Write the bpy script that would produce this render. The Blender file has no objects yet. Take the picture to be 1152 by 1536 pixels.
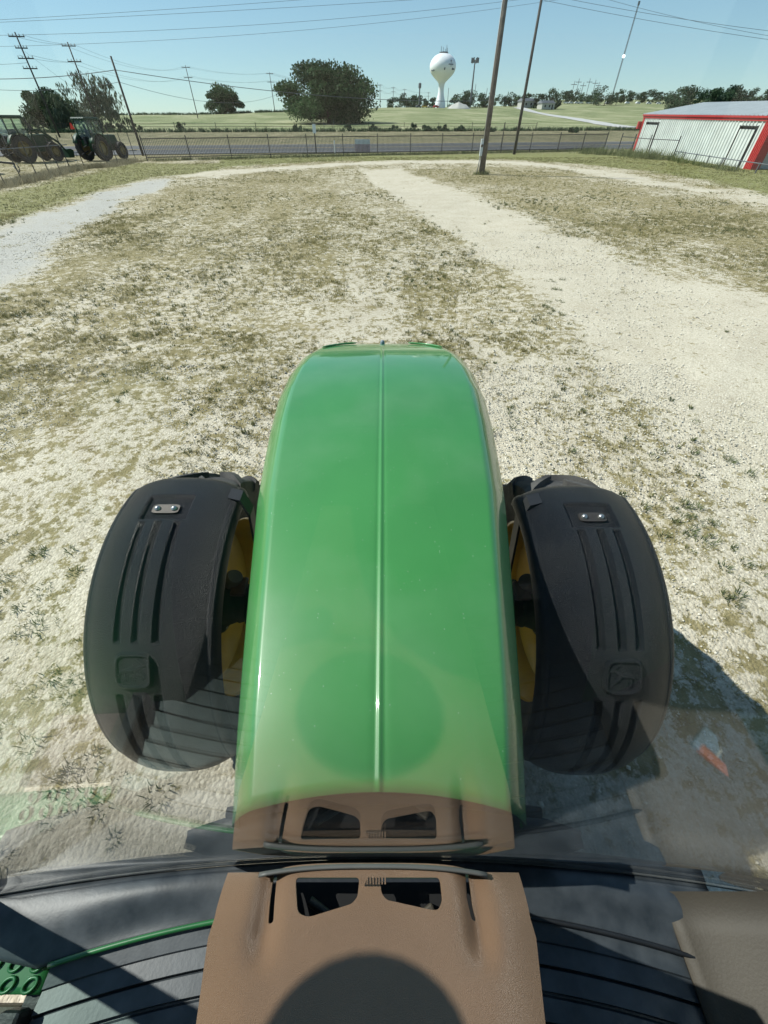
import bpy, math, random
import numpy as np
from mathutils import Vector, Matrix

# ------------------------------------------------------------------ camera, world, sun, exposure
S = bpy.context.scene
C = S.collection
R = math.radians
PITCH = R(45.4); CP = math.cos(PITCH); SP = math.sin(PITCH); F = 577.0; CAMZ = 3.0
cam = bpy.data.cameras.new('camera'); co = bpy.data.objects.new('camera', cam); C.objects.link(co)
cam.sensor_fit = 'VERTICAL'; cam.sensor_height = 36; cam.lens = F/1536*36
cam.clip_start = 0.005; cam.clip_end = 6000
co.location = (0, 0, CAMZ); co.rotation_euler = (math.pi/2-PITCH, 0, 0)
S.camera = co
SUN = Vector((-0.93, 0.29, 1.0)).normalized()
elev = math.asin(SUN.z); azim = math.atan2(SUN.x, SUN.y)
w = bpy.data.worlds.new('World'); S.world = w; w.use_nodes = True
nt = w.node_tree; bg = nt.nodes['Background']
sky = nt.nodes.new('ShaderNodeTexSky'); sky.sky_type = 'NISHITA'; sky.sun_disc = False
sky.sun_elevation = elev; sky.sun_rotation = azim
sky.air_density = 0.9; sky.dust_density = 0.0; sky.ozone_density = 3.6
gm = nt.nodes.new('ShaderNodeGamma'); gm.inputs[1].default_value = 0.68
tm = nt.nodes.new('ShaderNodeMix'); tm.data_type = 'RGBA'; tm.blend_type = 'MULTIPLY'; tm.inputs[0].default_value = 1.0; tm.inputs[7].default_value = (0.80, 0.97, 1.0, 1)
nt.links.new(sky.outputs[0], gm.inputs[0]); nt.links.new(gm.outputs[0], tm.inputs[6]); nt.links.new(tm.outputs[2], bg.inputs[0]); bg.inputs[1].default_value = 0.128
sl = bpy.data.lights.new('sun', 'SUN'); sl.energy = 4.2; sl.angle = R(0.53); sl.color = (1, 0.955, 0.88)
so = bpy.data.objects.new('sun', sl); C.objects.link(so)
so.rotation_euler = SUN.to_track_quat('Z', 'Y').to_euler()
S.view_settings.view_transform = 'Standard'; S.view_settings.look = 'None'
S.view_settings.exposure = 0.74; S.view_settings.gamma = 1
S.render.resolution_x = 768; S.render.resolution_y = 1024
S.render.engine = 'CYCLES'
S.cycles.max_bounces = 8; S.cycles.transparent_max_bounces = 24
rng = np.random.default_rng(7); random.seed(7)

# ------------------------------------------------------------------ photo geometry -> place
def ray(px, py):
    u = (px-576)/F; v = (768-py)/F
    return u, CP+v*SP, v*CP-SP
def at_z(px, py, z=0.0):
    a, b, c = ray(px, py); t = (z-CAMZ)/c
    return Vector((a*t, b*t, z))
def at_y(px, py, Y):
    a, b, c = ray(px, py); t = Y/b
    return Vector((a*t, Y, CAMZ+c*t))
def to_px(x, y, z):
    d = y*CP-(z-CAMZ)*SP
    d = np.maximum(d, 1e-3)
    return 576+F*x/d, 768-F*(y*SP+(z-CAMZ)*CP)/d

# ------------------------------------------------------------------ materials
def nn(t, typ, **k):
    n = t.nodes.new(typ)
    for a, b in k.items(): setattr(n, a, b)
    return n
def mat(name, col, rough=0.6, metal=0.0, var=0.15, scale=6.0, bump=0.0, bscale=80.0, coat=0.0, col2=None, spec=0.5, croughness=0.03, detail=4):
    m = bpy.data.materials.new(name); m.use_nodes = True; t = m.node_tree; b = t.nodes['Principled BSDF']
    b.inputs['Roughness'].default_value = rough; b.inputs['Metallic'].default_value = metal
    b.inputs['Coat Weight'].default_value = coat; b.inputs['Coat Roughness'].default_value = croughness
    b.inputs['Specular IOR Level'].default_value = spec
    tc = nn(t, 'ShaderNodeTexCoord')
    n = nn(t, 'ShaderNodeTexNoise'); n.inputs['Scale'].default_value = scale; n.inputs['Detail'].default_value = detail
    t.links.new(tc.outputs['Object'], n.inputs['Vector'])
    r = nn(t, 'ShaderNodeValToRGB')
    c2 = col2 if col2 else tuple(min(1, c*(1+var)) for c in col)
    c1 = tuple(c*(1-var) for c in col) if not col2 else col
    r.color_ramp.elements[0].color = (*c1, 1); r.color_ramp.elements[1].color = (*c2, 1)
    r.color_ramp.elements[0].position = 0.3; r.color_ramp.elements[1].position = 0.7
    t.links.new(n.outputs['Fac'], r.inputs[0]); t.links.new(r.outputs[0], b.inputs['Base Color'])
    if bump:
        n2 = nn(t, 'ShaderNodeTexNoise'); n2.inputs['Scale'].default_value = bscale; n2.inputs['Detail'].default_value = 3
        t.links.new(tc.outputs['Object'], n2.inputs['Vector'])
        bp = nn(t, 'ShaderNodeBump'); bp.inputs['Strength'].default_value = bump; bp.inputs['Distance'].default_value = 0.01
        t.links.new(n2.outputs['Fac'], bp.inputs['Height']); t.links.new(bp.outputs[0], b.inputs['Normal'])
    return m
def dusty(m, scale, size, frac, col, amt):
    t = m.node_tree; b = t.nodes['Principled BSDF']; tc = nn(t, 'ShaderNodeTexCoord')
    v = nn(t, 'ShaderNodeTexVoronoi'); v.inputs['Scale'].default_value = scale; t.links.new(tc.outputs['Object'], v.inputs['Vector'])
    a = nn(t, 'ShaderNodeMath', operation='LESS_THAN'); a.inputs[1].default_value = size; t.links.new(v.outputs['Distance'], a.inputs[0])
    sc = nn(t, 'ShaderNodeSeparateColor'); t.links.new(v.outputs['Color'], sc.inputs[0])
    c = nn(t, 'ShaderNodeMath', operation='LESS_THAN'); c.inputs[1].default_value = frac; t.links.new(sc.outputs[0], c.inputs[0])
    n = nn(t, 'ShaderNodeTexNoise'); n.inputs['Scale'].default_value = 2.5; n.inputs['Detail'].default_value = 6; t.links.new(tc.outputs['Object'], n.inputs['Vector'])
    k = nn(t, 'ShaderNodeMath', operation='MULTIPLY'); t.links.new(a.outputs[0], k.inputs[0]); t.links.new(c.outputs[0], k.inputs[1])
    k1 = nn(t, 'ShaderNodeMath', operation='MULTIPLY'); k1.inputs[1].default_value = amt; t.links.new(k.outputs[0], k1.inputs[0])
    hz = nn(t, 'ShaderNodeMapRange'); hz.inputs['From Min'].default_value = 0.45; hz.inputs['From Max'].default_value = 0.8; hz.inputs['To Max'].default_value = amt*0.12; t.links.new(n.outputs['Fac'], hz.inputs[0])
    k2 = nn(t, 'ShaderNodeMath', operation='ADD'); t.links.new(k1.outputs[0], k2.inputs[0]); t.links.new(hz.outputs[0], k2.inputs[1])
    mx = nn(t, 'ShaderNodeMix', data_type='RGBA'); old = b.inputs['Base Color'].links[0].from_socket
    t.links.new(k2.outputs[0], mx.inputs[0]); t.links.new(old, mx.inputs[6]); mx.inputs[7].default_value = (*col, 1); t.links.new(mx.outputs[2], b.inputs['Base Color'])
def glass_mat(name, tint, strength=1.0, dirt=0.0, f0=0.04, power=5):
    m = bpy.data.materials.new(name); m.use_nodes = True; t = m.node_tree; t.nodes.clear()
    out = nn(t, 'ShaderNodeOutputMaterial'); mix = nn(t, 'ShaderNodeMixShader')
    tr = nn(t, 'ShaderNodeBsdfTransparent'); tr.inputs[0].default_value = (*tint, 1)
    gl = nn(t, 'ShaderNodeBsdfGlossy'); gl.inputs['Roughness'].default_value = 0.0; gl.inputs['Color'].default_value = (1, 1, 1, 1)
    ge = nn(t, 'ShaderNodeNewGeometry'); dp = nn(t, 'ShaderNodeVectorMath', operation='DOT_PRODUCT')
    t.links.new(ge.outputs['Incoming'], dp.inputs[0]); t.links.new(ge.outputs['Normal'], dp.inputs[1])
    ab = nn(t, 'ShaderNodeMath', operation='ABSOLUTE'); t.links.new(dp.outputs['Value'], ab.inputs[0])
    om = nn(t, 'ShaderNodeMath', operation='SUBTRACT'); om.inputs[0].default_value = 1; t.links.new(ab.outputs[0], om.inputs[1])
    pw = nn(t, 'ShaderNodeMath', operation='POWER'); pw.inputs[1].default_value = power; t.links.new(om.outputs[0], pw.inputs[0])
    ma = nn(t, 'ShaderNodeMath', operation='MULTIPLY_ADD'); ma.inputs[1].default_value = 0.85*strength; ma.inputs[2].default_value = f0
    ma.use_clamp = True
    t.links.new(pw.outputs[0], ma.inputs[0]); t.links.new(ma.outputs[0], mix.inputs[0])
    t.links.new(tr.outputs[0], mix.inputs[1]); t.links.new(gl.outputs[0], mix.inputs[2])
    last = mix
    if dirt:
        df = nn(t, 'ShaderNodeBsdfTranslucent'); df.inputs[0].default_value = (0.6, 0.6, 0.55, 1)
        m2 = nn(t, 'ShaderNodeMixShader')
        n = nn(t, 'ShaderNodeTexNoise'); n.inputs['Scale'].default_value = 9; n.inputs['Detail'].default_value = 6
        tc = nn(t, 'ShaderNodeTexCoord'); t.links.new(tc.outputs['Object'], n.inputs['Vector'])
        mm = nn(t, 'ShaderNodeMath', operation='MULTIPLY'); mm.inputs[1].default_value = dirt*2; t.links.new(n.outputs['Fac'], mm.inputs[0])
        t.links.new(mm.outputs[0], m2.inputs[0]); t.links.new(mix.outputs[0], m2.inputs[1]); t.links.new(df.outputs[0], m2.inputs[2]); last = m2
    t.links.new(last.outputs[0], out.inputs[0])
    return m

M = {}
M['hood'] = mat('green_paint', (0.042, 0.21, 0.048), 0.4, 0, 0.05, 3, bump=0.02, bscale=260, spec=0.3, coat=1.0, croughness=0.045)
dusty(M['hood'], 75, 0.11, 0.10, (0.5, 0.55, 0.48), 0.6)
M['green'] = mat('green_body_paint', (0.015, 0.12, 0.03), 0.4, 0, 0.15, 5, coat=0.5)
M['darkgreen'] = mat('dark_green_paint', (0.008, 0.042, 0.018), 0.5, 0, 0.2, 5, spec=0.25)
M['plastic'] = mat('grained_black_plastic', (0.004, 0.0056, 0.0085), 0.33, 0, 0.25, 14, bump=0.9, bscale=330, spec=0.34)
dusty(M['plastic'], 60, 0.10, 0.04, (0.2, 0.2, 0.18), 0.5)
M['black'] = mat('black_plastic', (0.012, 0.013, 0.015), 0.5, 0, 0.2, 10, bump=0.1, bscale=90)
M['rubber'] = mat('tyre_rubber', (0.015, 0.015, 0.016), 0.75, 0, 0.4, 9, bump=0.3, bscale=50, spec=0.3, col2=(0.038, 0.035, 0.03))
M['dustyrubber'] = mat('dusty_tyre_rubber', (0.022, 0.022, 0.024), 0.8, 0, 0.4, 5, bump=0.3, bscale=50, spec=0.3, col2=(0.10, 0.098, 0.092))
M['yellow'] = mat('yellow_rim_paint', (0.66, 0.40, 0.03), 0.35, 0, 0.12, 6, coat=0.6)
M['dullyellow'] = mat('dusty_yellow_rim', (0.17, 0.12, 0.03), 0.5, 0, 0.2, 4)
M['console'] = mat('brown_textured_plastic', (0.235, 0.145, 0.088), 0.36, 0, 0.08, 9, bump=0.5, bscale=1250)
M['tan'] = mat('tan_trim_plastic', (0.062, 0.052, 0.038), 0.6, 0, 0.08, 6, bump=0.08, bscale=150)
M['lip2'] = mat('grey_edge_plastic', (0.10, 0.10, 0.092), 0.5)
M['lip'] = mat('pale_grey_plastic', (0.4, 0.4, 0.36), 0.5, 0, 0.1, 8)
M['mat'] = mat('grey_rubber_mat', (0.024, 0.031, 0.038), 0.46, 0, 0.45, 16, bump=0.04, bscale=110, col2=(0.06, 0.07, 0.08), detail=8)
M['seat'] = mat('grey_brown_seat_cloth', (0.07, 0.058, 0.045), 0.9, 0, 0.2, 20)
M['liner'] = mat('warm_grey_headliner', (0.26, 0.225, 0.185), 0.95)
M['steel'] = mat('steel', (0.45, 0.45, 0.44), 0.3, 0.9, 0.1, 10)
M['darksteel'] = mat('dark_bracket_steel', (0.07, 0.062, 0.055), 0.45, 0.5, 0.2, 20)
M['glass'] = glass_mat('tinted_windscreen_glass', (0.948, 0.972, 0.968), 0.82, 0.003, 0.018, 6)
M['cabglass'] = glass_mat('cab_window_glass', (0.75, 0.85, 0.82), 2.0)
M['wood'] = mat('weathered_pole_wood', (0.1, 0.085, 0.07), 0.85, 0, 0.35, 4, bump=0.4, bscale=20)
M['poledark'] = mat('dark_creosote_wood', (0.045, 0.04, 0.036), 0.85, 0, 0.3, 4)
M['wire'] = mat('cable_black', (0.09, 0.11, 0.12), 0.6)
M['blackiron'] = mat('black_iron', (0.015, 0.016, 0.018), 0.5, 0, 0.2, 4)
M['greysteel'] = mat('galvanised_pipe', (0.13, 0.14, 0.15), 0.5, 0.4, 0.2, 4)
M['whitepaint'] = mat('white_painted_steel', (0.74, 0.77, 0.78), 0.4, 0, 0.05, 0.3)
M['white'] = mat('white_metal_sheet', (0.52, 0.56, 0.53), 0.45, 0, 0.12, 0.9)
M['roof'] = mat('galvanised_roof_sheet', (0.5, 0.54, 0.54), 0.4, 0.2, 0.08, 0.8)
M['red'] = mat('red_trim_paint', (0.36, 0.02, 0.02), 0.45, 0, 0.1, 2)
M['redlight'] = mat('red_triangle_paint', (0.9, 0.06, 0.03), 0.5, 0, 0.05, 2)
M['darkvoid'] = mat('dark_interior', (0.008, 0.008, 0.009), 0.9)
M['bark'] = mat('bark', (0.06, 0.047, 0.036), 0.9, 0, 0.3, 3, bump=0.5, bscale=8)
M['letter'] = mat('blue_grey_lettering', (0.05, 0.08, 0.13), 0.6)
M['stone'] = mat('pale_limestone', (0.6, 0.56, 0.46), 0.9, 0, 0.2, 2, col2=(0.8, 0.77, 0.66))
M['boxgrey'] = mat('pale_meter_box', (0.6, 0.65, 0.65), 0.5)
M['amber'] = mat('orange_sticker', (0.36, 0.14, 0.09), 0.6)
M['bluegrey'] = mat('blue_grey_print', (0.16, 0.21, 0.25), 0.6)
M['pinksign'] = mat('faded_pink_sign', (0.5, 0.38, 0.42), 0.6)

def leaf_mat(name, ca, cb, rough=0.6, trans=0.25):
    m = bpy.data.materials.new(name); m.use_nodes = True; t = m.node_tree; b = t.nodes['Principled BSDF']
    at = nn(t, 'ShaderNodeAttribute', attribute_name='tone')
    r = nn(t, 'ShaderNodeValToRGB'); r.color_ramp.elements[0].color = (*ca, 1); r.color_ramp.elements[1].color = (*cb, 1)
    t.links.new(at.outputs['Fac'], r.inputs[0]); t.links.new(r.outputs[0], b.inputs['Base Color'])
    b.inputs['Roughness'].default_value = rough; b.inputs['Specular IOR Level'].default_value = 0.08
    tl = nn(t, 'ShaderNodeBsdfTranslucent'); t.links.new(r.outputs[0], tl.inputs[0])
    mx = nn(t, 'ShaderNodeMixShader'); mx.inputs[0].default_value = trans
    t.links.new(b.outputs[0], mx.inputs[1]); t.links.new(tl.outputs[0], mx.inputs[2])
    t.links.new(mx.outputs[0], t.nodes['Material Output'].inputs[0])
    return m
M['oak'] = leaf_mat('oak_leaves', (0.010, 0.030, 0.013), (0.078, 0.135, 0.055))
M['willow'] = leaf_mat('grey_green_leaves', (0.045, 0.062, 0.04), (0.13, 0.16, 0.1))
M['farleaf'] = leaf_mat('distant_leaves', (0.014, 0.036, 0.022), (0.07, 0.115, 0.06))
M['weed'] = leaf_mat('weed_leaves', (0.08, 0.105, 0.045), (0.22, 0.24, 0.11))
M['grassblade'] = leaf_mat('dry_grass_blades', (0.11, 0.115, 0.042), (0.42, 0.37, 0.18), 0.7, 0.3)
M['straw'] = leaf_mat('dead_grass', (0.17, 0.15, 0.09), (0.40, 0.36, 0.24), 0.8, 0.2)

# ------------------------------------------------------------------ mesh helpers
class MB:
    def __init__(s): s.v = []; s.f = []
    def add(s, vs, fs):
        o = len(s.v); s.v += [tuple(p) for p in vs]; s.f += [tuple(i+o for i in f) for f in fs]; return s
    def box(s, c, d, rot=None, taper=1.0):
        hx, hy, hz = d[0]/2, d[1]/2, d[2]/2
        vs = []
        for z in (-1, 1):
            k = taper if z > 0 else 1
            for x, y in ((-1, -1), (1, -1), (1, 1), (-1, 1)):
                p = Vector((x*hx*k, y*hy*k, z*hz))
                if rot is not None: p = rot @ p
                vs.append(p+Vector(c))
        return s.add(vs, [(3, 2, 1, 0), (4, 5, 6, 7), (0, 1, 5, 4), (1, 2, 6, 5), (2, 3, 7, 6), (3, 0, 4, 7)])
    def tube(s, pts, r, n=8, cap=True):
        pts = [Vector(p) for p in pts]; rs = r if isinstance(r, (list, tuple)) else [r]*len(pts)
        vs = []; k = len(pts)
        for i, p in enumerate(pts):
            d = (pts[min(i+1, k-1)]-pts[max(i-1, 0)]).normalized()
            a = Vector((0, 0, 1)) if abs(d.z) < 0.9 else Vector((1, 0, 0))
            u = d.cross(a).normalized(); v = d.cross(u)
            for j in range(n):
                t = 2*math.pi*j/n; vs.append(p+(u*math.cos(t)+v*math.sin(t))*rs[i])
        fs = [(i*n+j, i*n+(j+1) % n, (i+1)*n+(j+1) % n, (i+1)*n+j) for i in range(k-1) for j in range(n)]
        if cap: fs += [tuple(range(n)), tuple((k-1)*n+j for j in reversed(range(n)))]
        return s.add(vs, fs)
    def lathe(s, prof, n=32, axis='z', c=(0, 0, 0), rot=None):
        vs = []; k = len(prof)
        for j in range(n):
            t = 2*math.pi*j/n
            for r, h in prof:
                p = {'z': (r*math.cos(t), r*math.sin(t), h), 'x': (h, r*math.cos(t), r*math.sin(t))}[axis]
                p = Vector(p)
                if rot is not None: p = rot @ p
                vs.append(p+Vector(c))
        fs = [(j*k+i, ((j+1) % n)*k+i, ((j+1) % n)*k+i+1, j*k+i+1) for j in range(n) for i in range(k-1)]
        return s.add(vs, fs)
    def grid(s, P):
        a, b = P.shape[:2]; vs = P.reshape(-1, 3)
        fs = [(i*b+j, i*b+j+1, (i+1)*b+j+1, (i+1)*b+j) for i in range(a-1) for j in range(b-1)]
        return s.add([tuple(map(float, p)) for p in vs], fs)
    def prism(s, poly, z0, z1):
        n = len(poly); vs = [(x, y, z0) for x, y in poly]+[(x, y, z1) for x, y in poly]
        return s.add(vs, [tuple(reversed(range(n))), tuple(range(n, 2*n))]+[(i, (i+1) % n, n+(i+1) % n, n+i) for i in range(n)])
    def build(s, name, m, parent=None, smooth=False, loc=None, bevel=0, auto=None):
        me = bpy.data.meshes.new(name); me.from_pydata(s.v, [], s.f); me.update()
        import bmesh
        bm = bmesh.new(); bm.from_mesh(me); bmesh.ops.recalc_face_normals(bm, faces=bm.faces); bm.to_mesh(me); bm.free()
        o = bpy.data.objects.new(name, me); C.objects.link(o); me.materials.append(m)
        if parent: o.parent = parent
        if loc is not None: o.location = loc
        if smooth: me.shade_smooth()
        if auto is not None:
            me.shade_smooth(); me.set_sharp_from_angle(angle=R(auto))
        if bevel:
            b = o.modifiers.new('bevel', 'BEVEL'); b.width = bevel; b.segments = 2; b.limit_method = 'ANGLE'; b.angle_limit = R(35)
        return o
def mesh_np(name, V, Fq, m, parent=None, tone=None, smooth=False):
    """fast mesh: V (n,3), Fq (k,c) same-size faces, tone per vertex"""
    me = bpy.data.meshes.new(name); n = len(V); k, c = Fq.shape
    me.vertices.add(n); me.vertices.foreach_set('co', V.astype(np.float32).ravel())
    me.loops.add(k*c); me.loops.foreach_set('vertex_index', Fq.astype(np.int32).ravel())
    me.polygons.add(k); me.polygons.foreach_set('loop_start', (np.arange(k)*c).astype(np.int32))
    me.update(calc_edges=True)
    if tone is not None:
        a = me.attributes.new('tone', 'FLOAT', 'POINT'); a.data.foreach_set('value', tone.astype(np.float32))
    if smooth: me.shade_smooth()
    o = bpy.data.objects.new(name, me); C.objects.link(o); me.materials.append(m)
    if parent: o.parent = parent
    return o
def tag(o, label=None, cat=None, group=None, kind=None):
    if label: o['label'] = label
    if cat: o['category'] = cat
    if group: o['group'] = group
    if kind: o['kind'] = kind
    return o
def empty(name, loc=(0, 0, 0), rz=0):
    o = bpy.data.objects.new(name, None); C.objects.link(o); o.location = loc; o.rotation_euler = (0, 0, rz)
    o.empty_display_size = 0.2
    return o
def copy_tree(o, parent=None):
    c = o.copy(); C.objects.link(c)
    if parent: c.parent = parent
    for ch in list(o.children): copy_tree(ch, c)
    return c

# ------------------------------------------------------------------ terrain
_az = np.array([-1.2, 0, 300, 450, 600, 750, 850, 1000, 1152, 1400], float)
_az[0] = -400
AZ = (_az-576)/F/1.414
YS = np.array([135, 200, 260, 330, 450, 620, 900, 1600], float)
PYT = np.array([  # photo row where the ground shows, per azimuth (rows) and distance (cols)
    [197, 187, 177, 178, 180, 181, 182, 183],
    [197, 187, 177, 178, 180, 181, 182, 183],
    [197, 185, 173, 174, 176, 179, 181, 183],
    [197, 184, 169, 167, 169, 172, 176, 180],
    [197, 182, 169, 162, 161, 164, 169, 175],
    [197, 184, 172, 165, 159, 158, 160, 168],
    [197, 187, 178, 170, 160, 150, 147, 160],
    [197, 187, 178, 171, 159, 148, 145, 158],
    [197, 187, 178, 171, 158, 146, 142, 156],
    [197, 187, 178, 171, 158, 146, 142, 156]], float)
_v = (768-PYT)/F
ZT = CAMZ+(_v*CP-SP)/(CP+_v*SP)*YS[None, :]
def terrain(x, y):
    x = np.asarray(x, float); y = np.asarray(y, float)
    s = y-0.22*x
    z0 = np.interp(s, [-1e3, 78, 98, 110, 120, 135], [0, 0.05, 0.15, 0.32, 0.66, 1.35])
    a = np.clip(x/np.maximum(s, 1.0), AZ[0], AZ[-1])
    ai = np.clip(np.searchsorted(AZ, a)-1, 0, len(AZ)-2); ta = np.clip((a-AZ[ai])/(AZ[ai+1]-AZ[ai]), 0, 1)
    ss = np.clip(s, YS[0], YS[-1])
    yi = np.clip(np.searchsorted(YS, ss)-1, 0, len(YS)-2); ty = (ss-YS[yi])/(YS[yi+1]-YS[yi])
    ta = ta*ta*(3-2*ta)
    z1 = (ZT[ai, yi]*(1-ta)+ZT[ai+1, yi]*ta)*(1-ty)+(ZT[ai, yi+1]*(1-ta)+ZT[ai+1, yi+1]*ta)*ty
    k = np.clip((s-118)/17, 0, 1)
    return np.where(s < 118, z0, z0*(1-k)+z1*k)
def T(x, y): return float(terrain(x, y))
def ground_at(px, py):
    """march the photo ray until it meets the terrain"""
    a, b, c = ray(px, py); t = 1.0
    for i in range(6000):
        t *= 1.002
        if CAMZ+c*t < T(a*t, b*t): break
    return Vector((a*t, b*t, T(a*t, b*t)))

def poly_sd(px, py, poly):
    """signed distance (inside positive), in photo pixels"""
    poly = np.array(poly, float); n = len(poly)
    d = np.full(px.shape, 1e9); ins = np.zeros(px.shape, bool)
    for i in range(n):
        a = poly[i]; b = poly[(i+1) % n]; e = b-a
        t = np.clip(((px-a[0])*e[0]+(py-a[1])*e[1])/(e@e), 0, 1)
        d = np.minimum(d, np.hypot(px-a[0]-t*e[0], (py-a[1]-t*e[1])))
        c = ((a[1] > py) != (b[1] > py)) & (px < (b[0]-a[0])*(py-a[1])/(b[1]-a[1]+1e-12)+a[0])
        ins ^= c
    return np.where(ins, d, -d)
def vnoise(x, y, s, seed=0):
    """value noise 0..1"""
    x = x*s+seed*17.3; y = y*s+seed*7.7
    xi = np.floor(x); yi = np.floor(y); fx = x-xi; fy = y-yi
    fx = fx*fx*(3-2*fx); fy = fy*fy*(3-2*fy)
    def h(i, j):
        v = np.sin(i*127.1+j*311.7+seed*13.1)*43758.5453
        return v-np.floor(v)
    return (h(xi, yi)*(1-fx)+h(xi+1, yi)*fx)*(1-fy)+(h(xi, yi+1)*(1-fx)+h(xi+1, yi+1)*fx)*fy
def fbm(x, y, s, seed=0):
    return 0.5*vnoise(x, y, s, seed)+0.3*vnoise(x, y, s*2.3, seed+1)+0.2*vnoise(x, y, s*5.1, seed+2)

TRACK = [(540, 256), (600, 256), (690, 292), (790, 328), (860, 365), (960, 405), (1060, 440), (1152, 462), (1400, 540), (1400, 800), (1152, 720), (1080, 640), (980, 590), (900, 545), (850, 490), (800, 440), (720, 385), (650, 335), (600, 300), (560, 275)]
BLUETRACK = [(-300, 470), (-300, 410), (0, 342), (70, 318), (150, 290), (225, 270), (262, 267), (235, 288), (180, 308), (120, 345), (70, 392), (0, 432)]
FARTRACK = [(230, 272), (330, 257), (470, 248), (600, 242), (700, 241.5), (790, 244), (860, 251.5), (960, 267), (1050, 283), (1152, 300), (1400, 345), (1400, 352), (1152, 308), (1040, 289), (930, 270), (850, 256), (760, 246.5), (600, 246), (490, 251), (380, 260), (300, 268)]
LAWN = [(-400, 440), (-300, 370), (0, 290), (100, 268), (200, 246), (330, 246), (330, 256), (250, 266), (225, 270), (150, 290), (70, 318), (0, 342), (-300, 410)]
DENSER = [(600, 254), (760, 252), (850, 262), (1040, 295), (1152, 314), (1400, 370), (1400, 520), (1152, 450), (1060, 425), (960, 392), (860, 350), (790, 316), (690, 282)]
STRIP = [(330, 232), (1400, 220), (1400, 335), (1152, 295), (1000, 262), (860, 246), (760, 240), (480, 243), (330, 252)]
MIDP = [(400, 262), (540, 262), (600, 320), (720, 400), (790, 470), (830, 540), (760, 560), (690, 520), (620, 500), (520, 420), (430, 330)]
def masks(x, y):
    px, py = to_px(x, y, 0.0)
    front = y > 0.5
    j = (fbm(x, y, 0.55, 3)-0.5)
    w = np.clip((py-235)*0.13, 1.0, 36)       # softness in photo px, grows when near
    def sm(poly, off=0.0):
        sd = poly_sd(px, py, poly)+j*w*2.4+off*w
        return np.clip(sd/w*0.8+0.5, 0, 1)
    tr = sm(TRACK); bl = sm(BLUETRACK); ft = sm(FARTRACK); la = sm(LAWN); de = sm(DENSER); st = sm(STRIP); mi = sm(MIDP)
    n1 = fbm(x, y, 0.35, 11); n2 = fbm(x, y, 1.3, 21)
    far = np.clip((y-3)/16, 0, 1)
    left = np.clip((-x-0.5)/5, 0, 1)
    base = 0.41+0.22*far+0.17*left*np.clip((y-1.0)/2.0, 0, 1)+0.06*np.clip((y-2.6)/2, 0, 1)+(n1-0.5)*0.55+(n2-0.5)*0.6+(fbm(x, y*0.22, 0.7, 91)-0.5)*0.8
    g = base
    g = np.maximum(g, mi*(0.66+(n2-0.5)*0.9))
    g = np.maximum(g, de*(0.95+(n1-0.5)*0.9+(n2-0.5)*0.3))
    g = np.maximum(g, la*1.3); g = np.maximum(g, st*1.2)
    # a low tuft line between the wheel tracks
    bare = np.maximum(np.maximum(tr, bl), ft)
    g = g*(1-bare*0.97)+bare*(np.clip((n2-0.66)*3, 0, 0.4)+np.clip((n1-0.62)*2, 0, 0.25))
    g = np.where(front, g, 0.25+(n1-0.5)*0.8)
    lush = np.clip(la*0.8+st*1.0, 0, 1)
    g = g-0.10*tr*front
    return np.clip(g, 0, 1.2), np.clip(lush, 0, 1), np.clip(bl, 0, 1)*front

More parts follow.
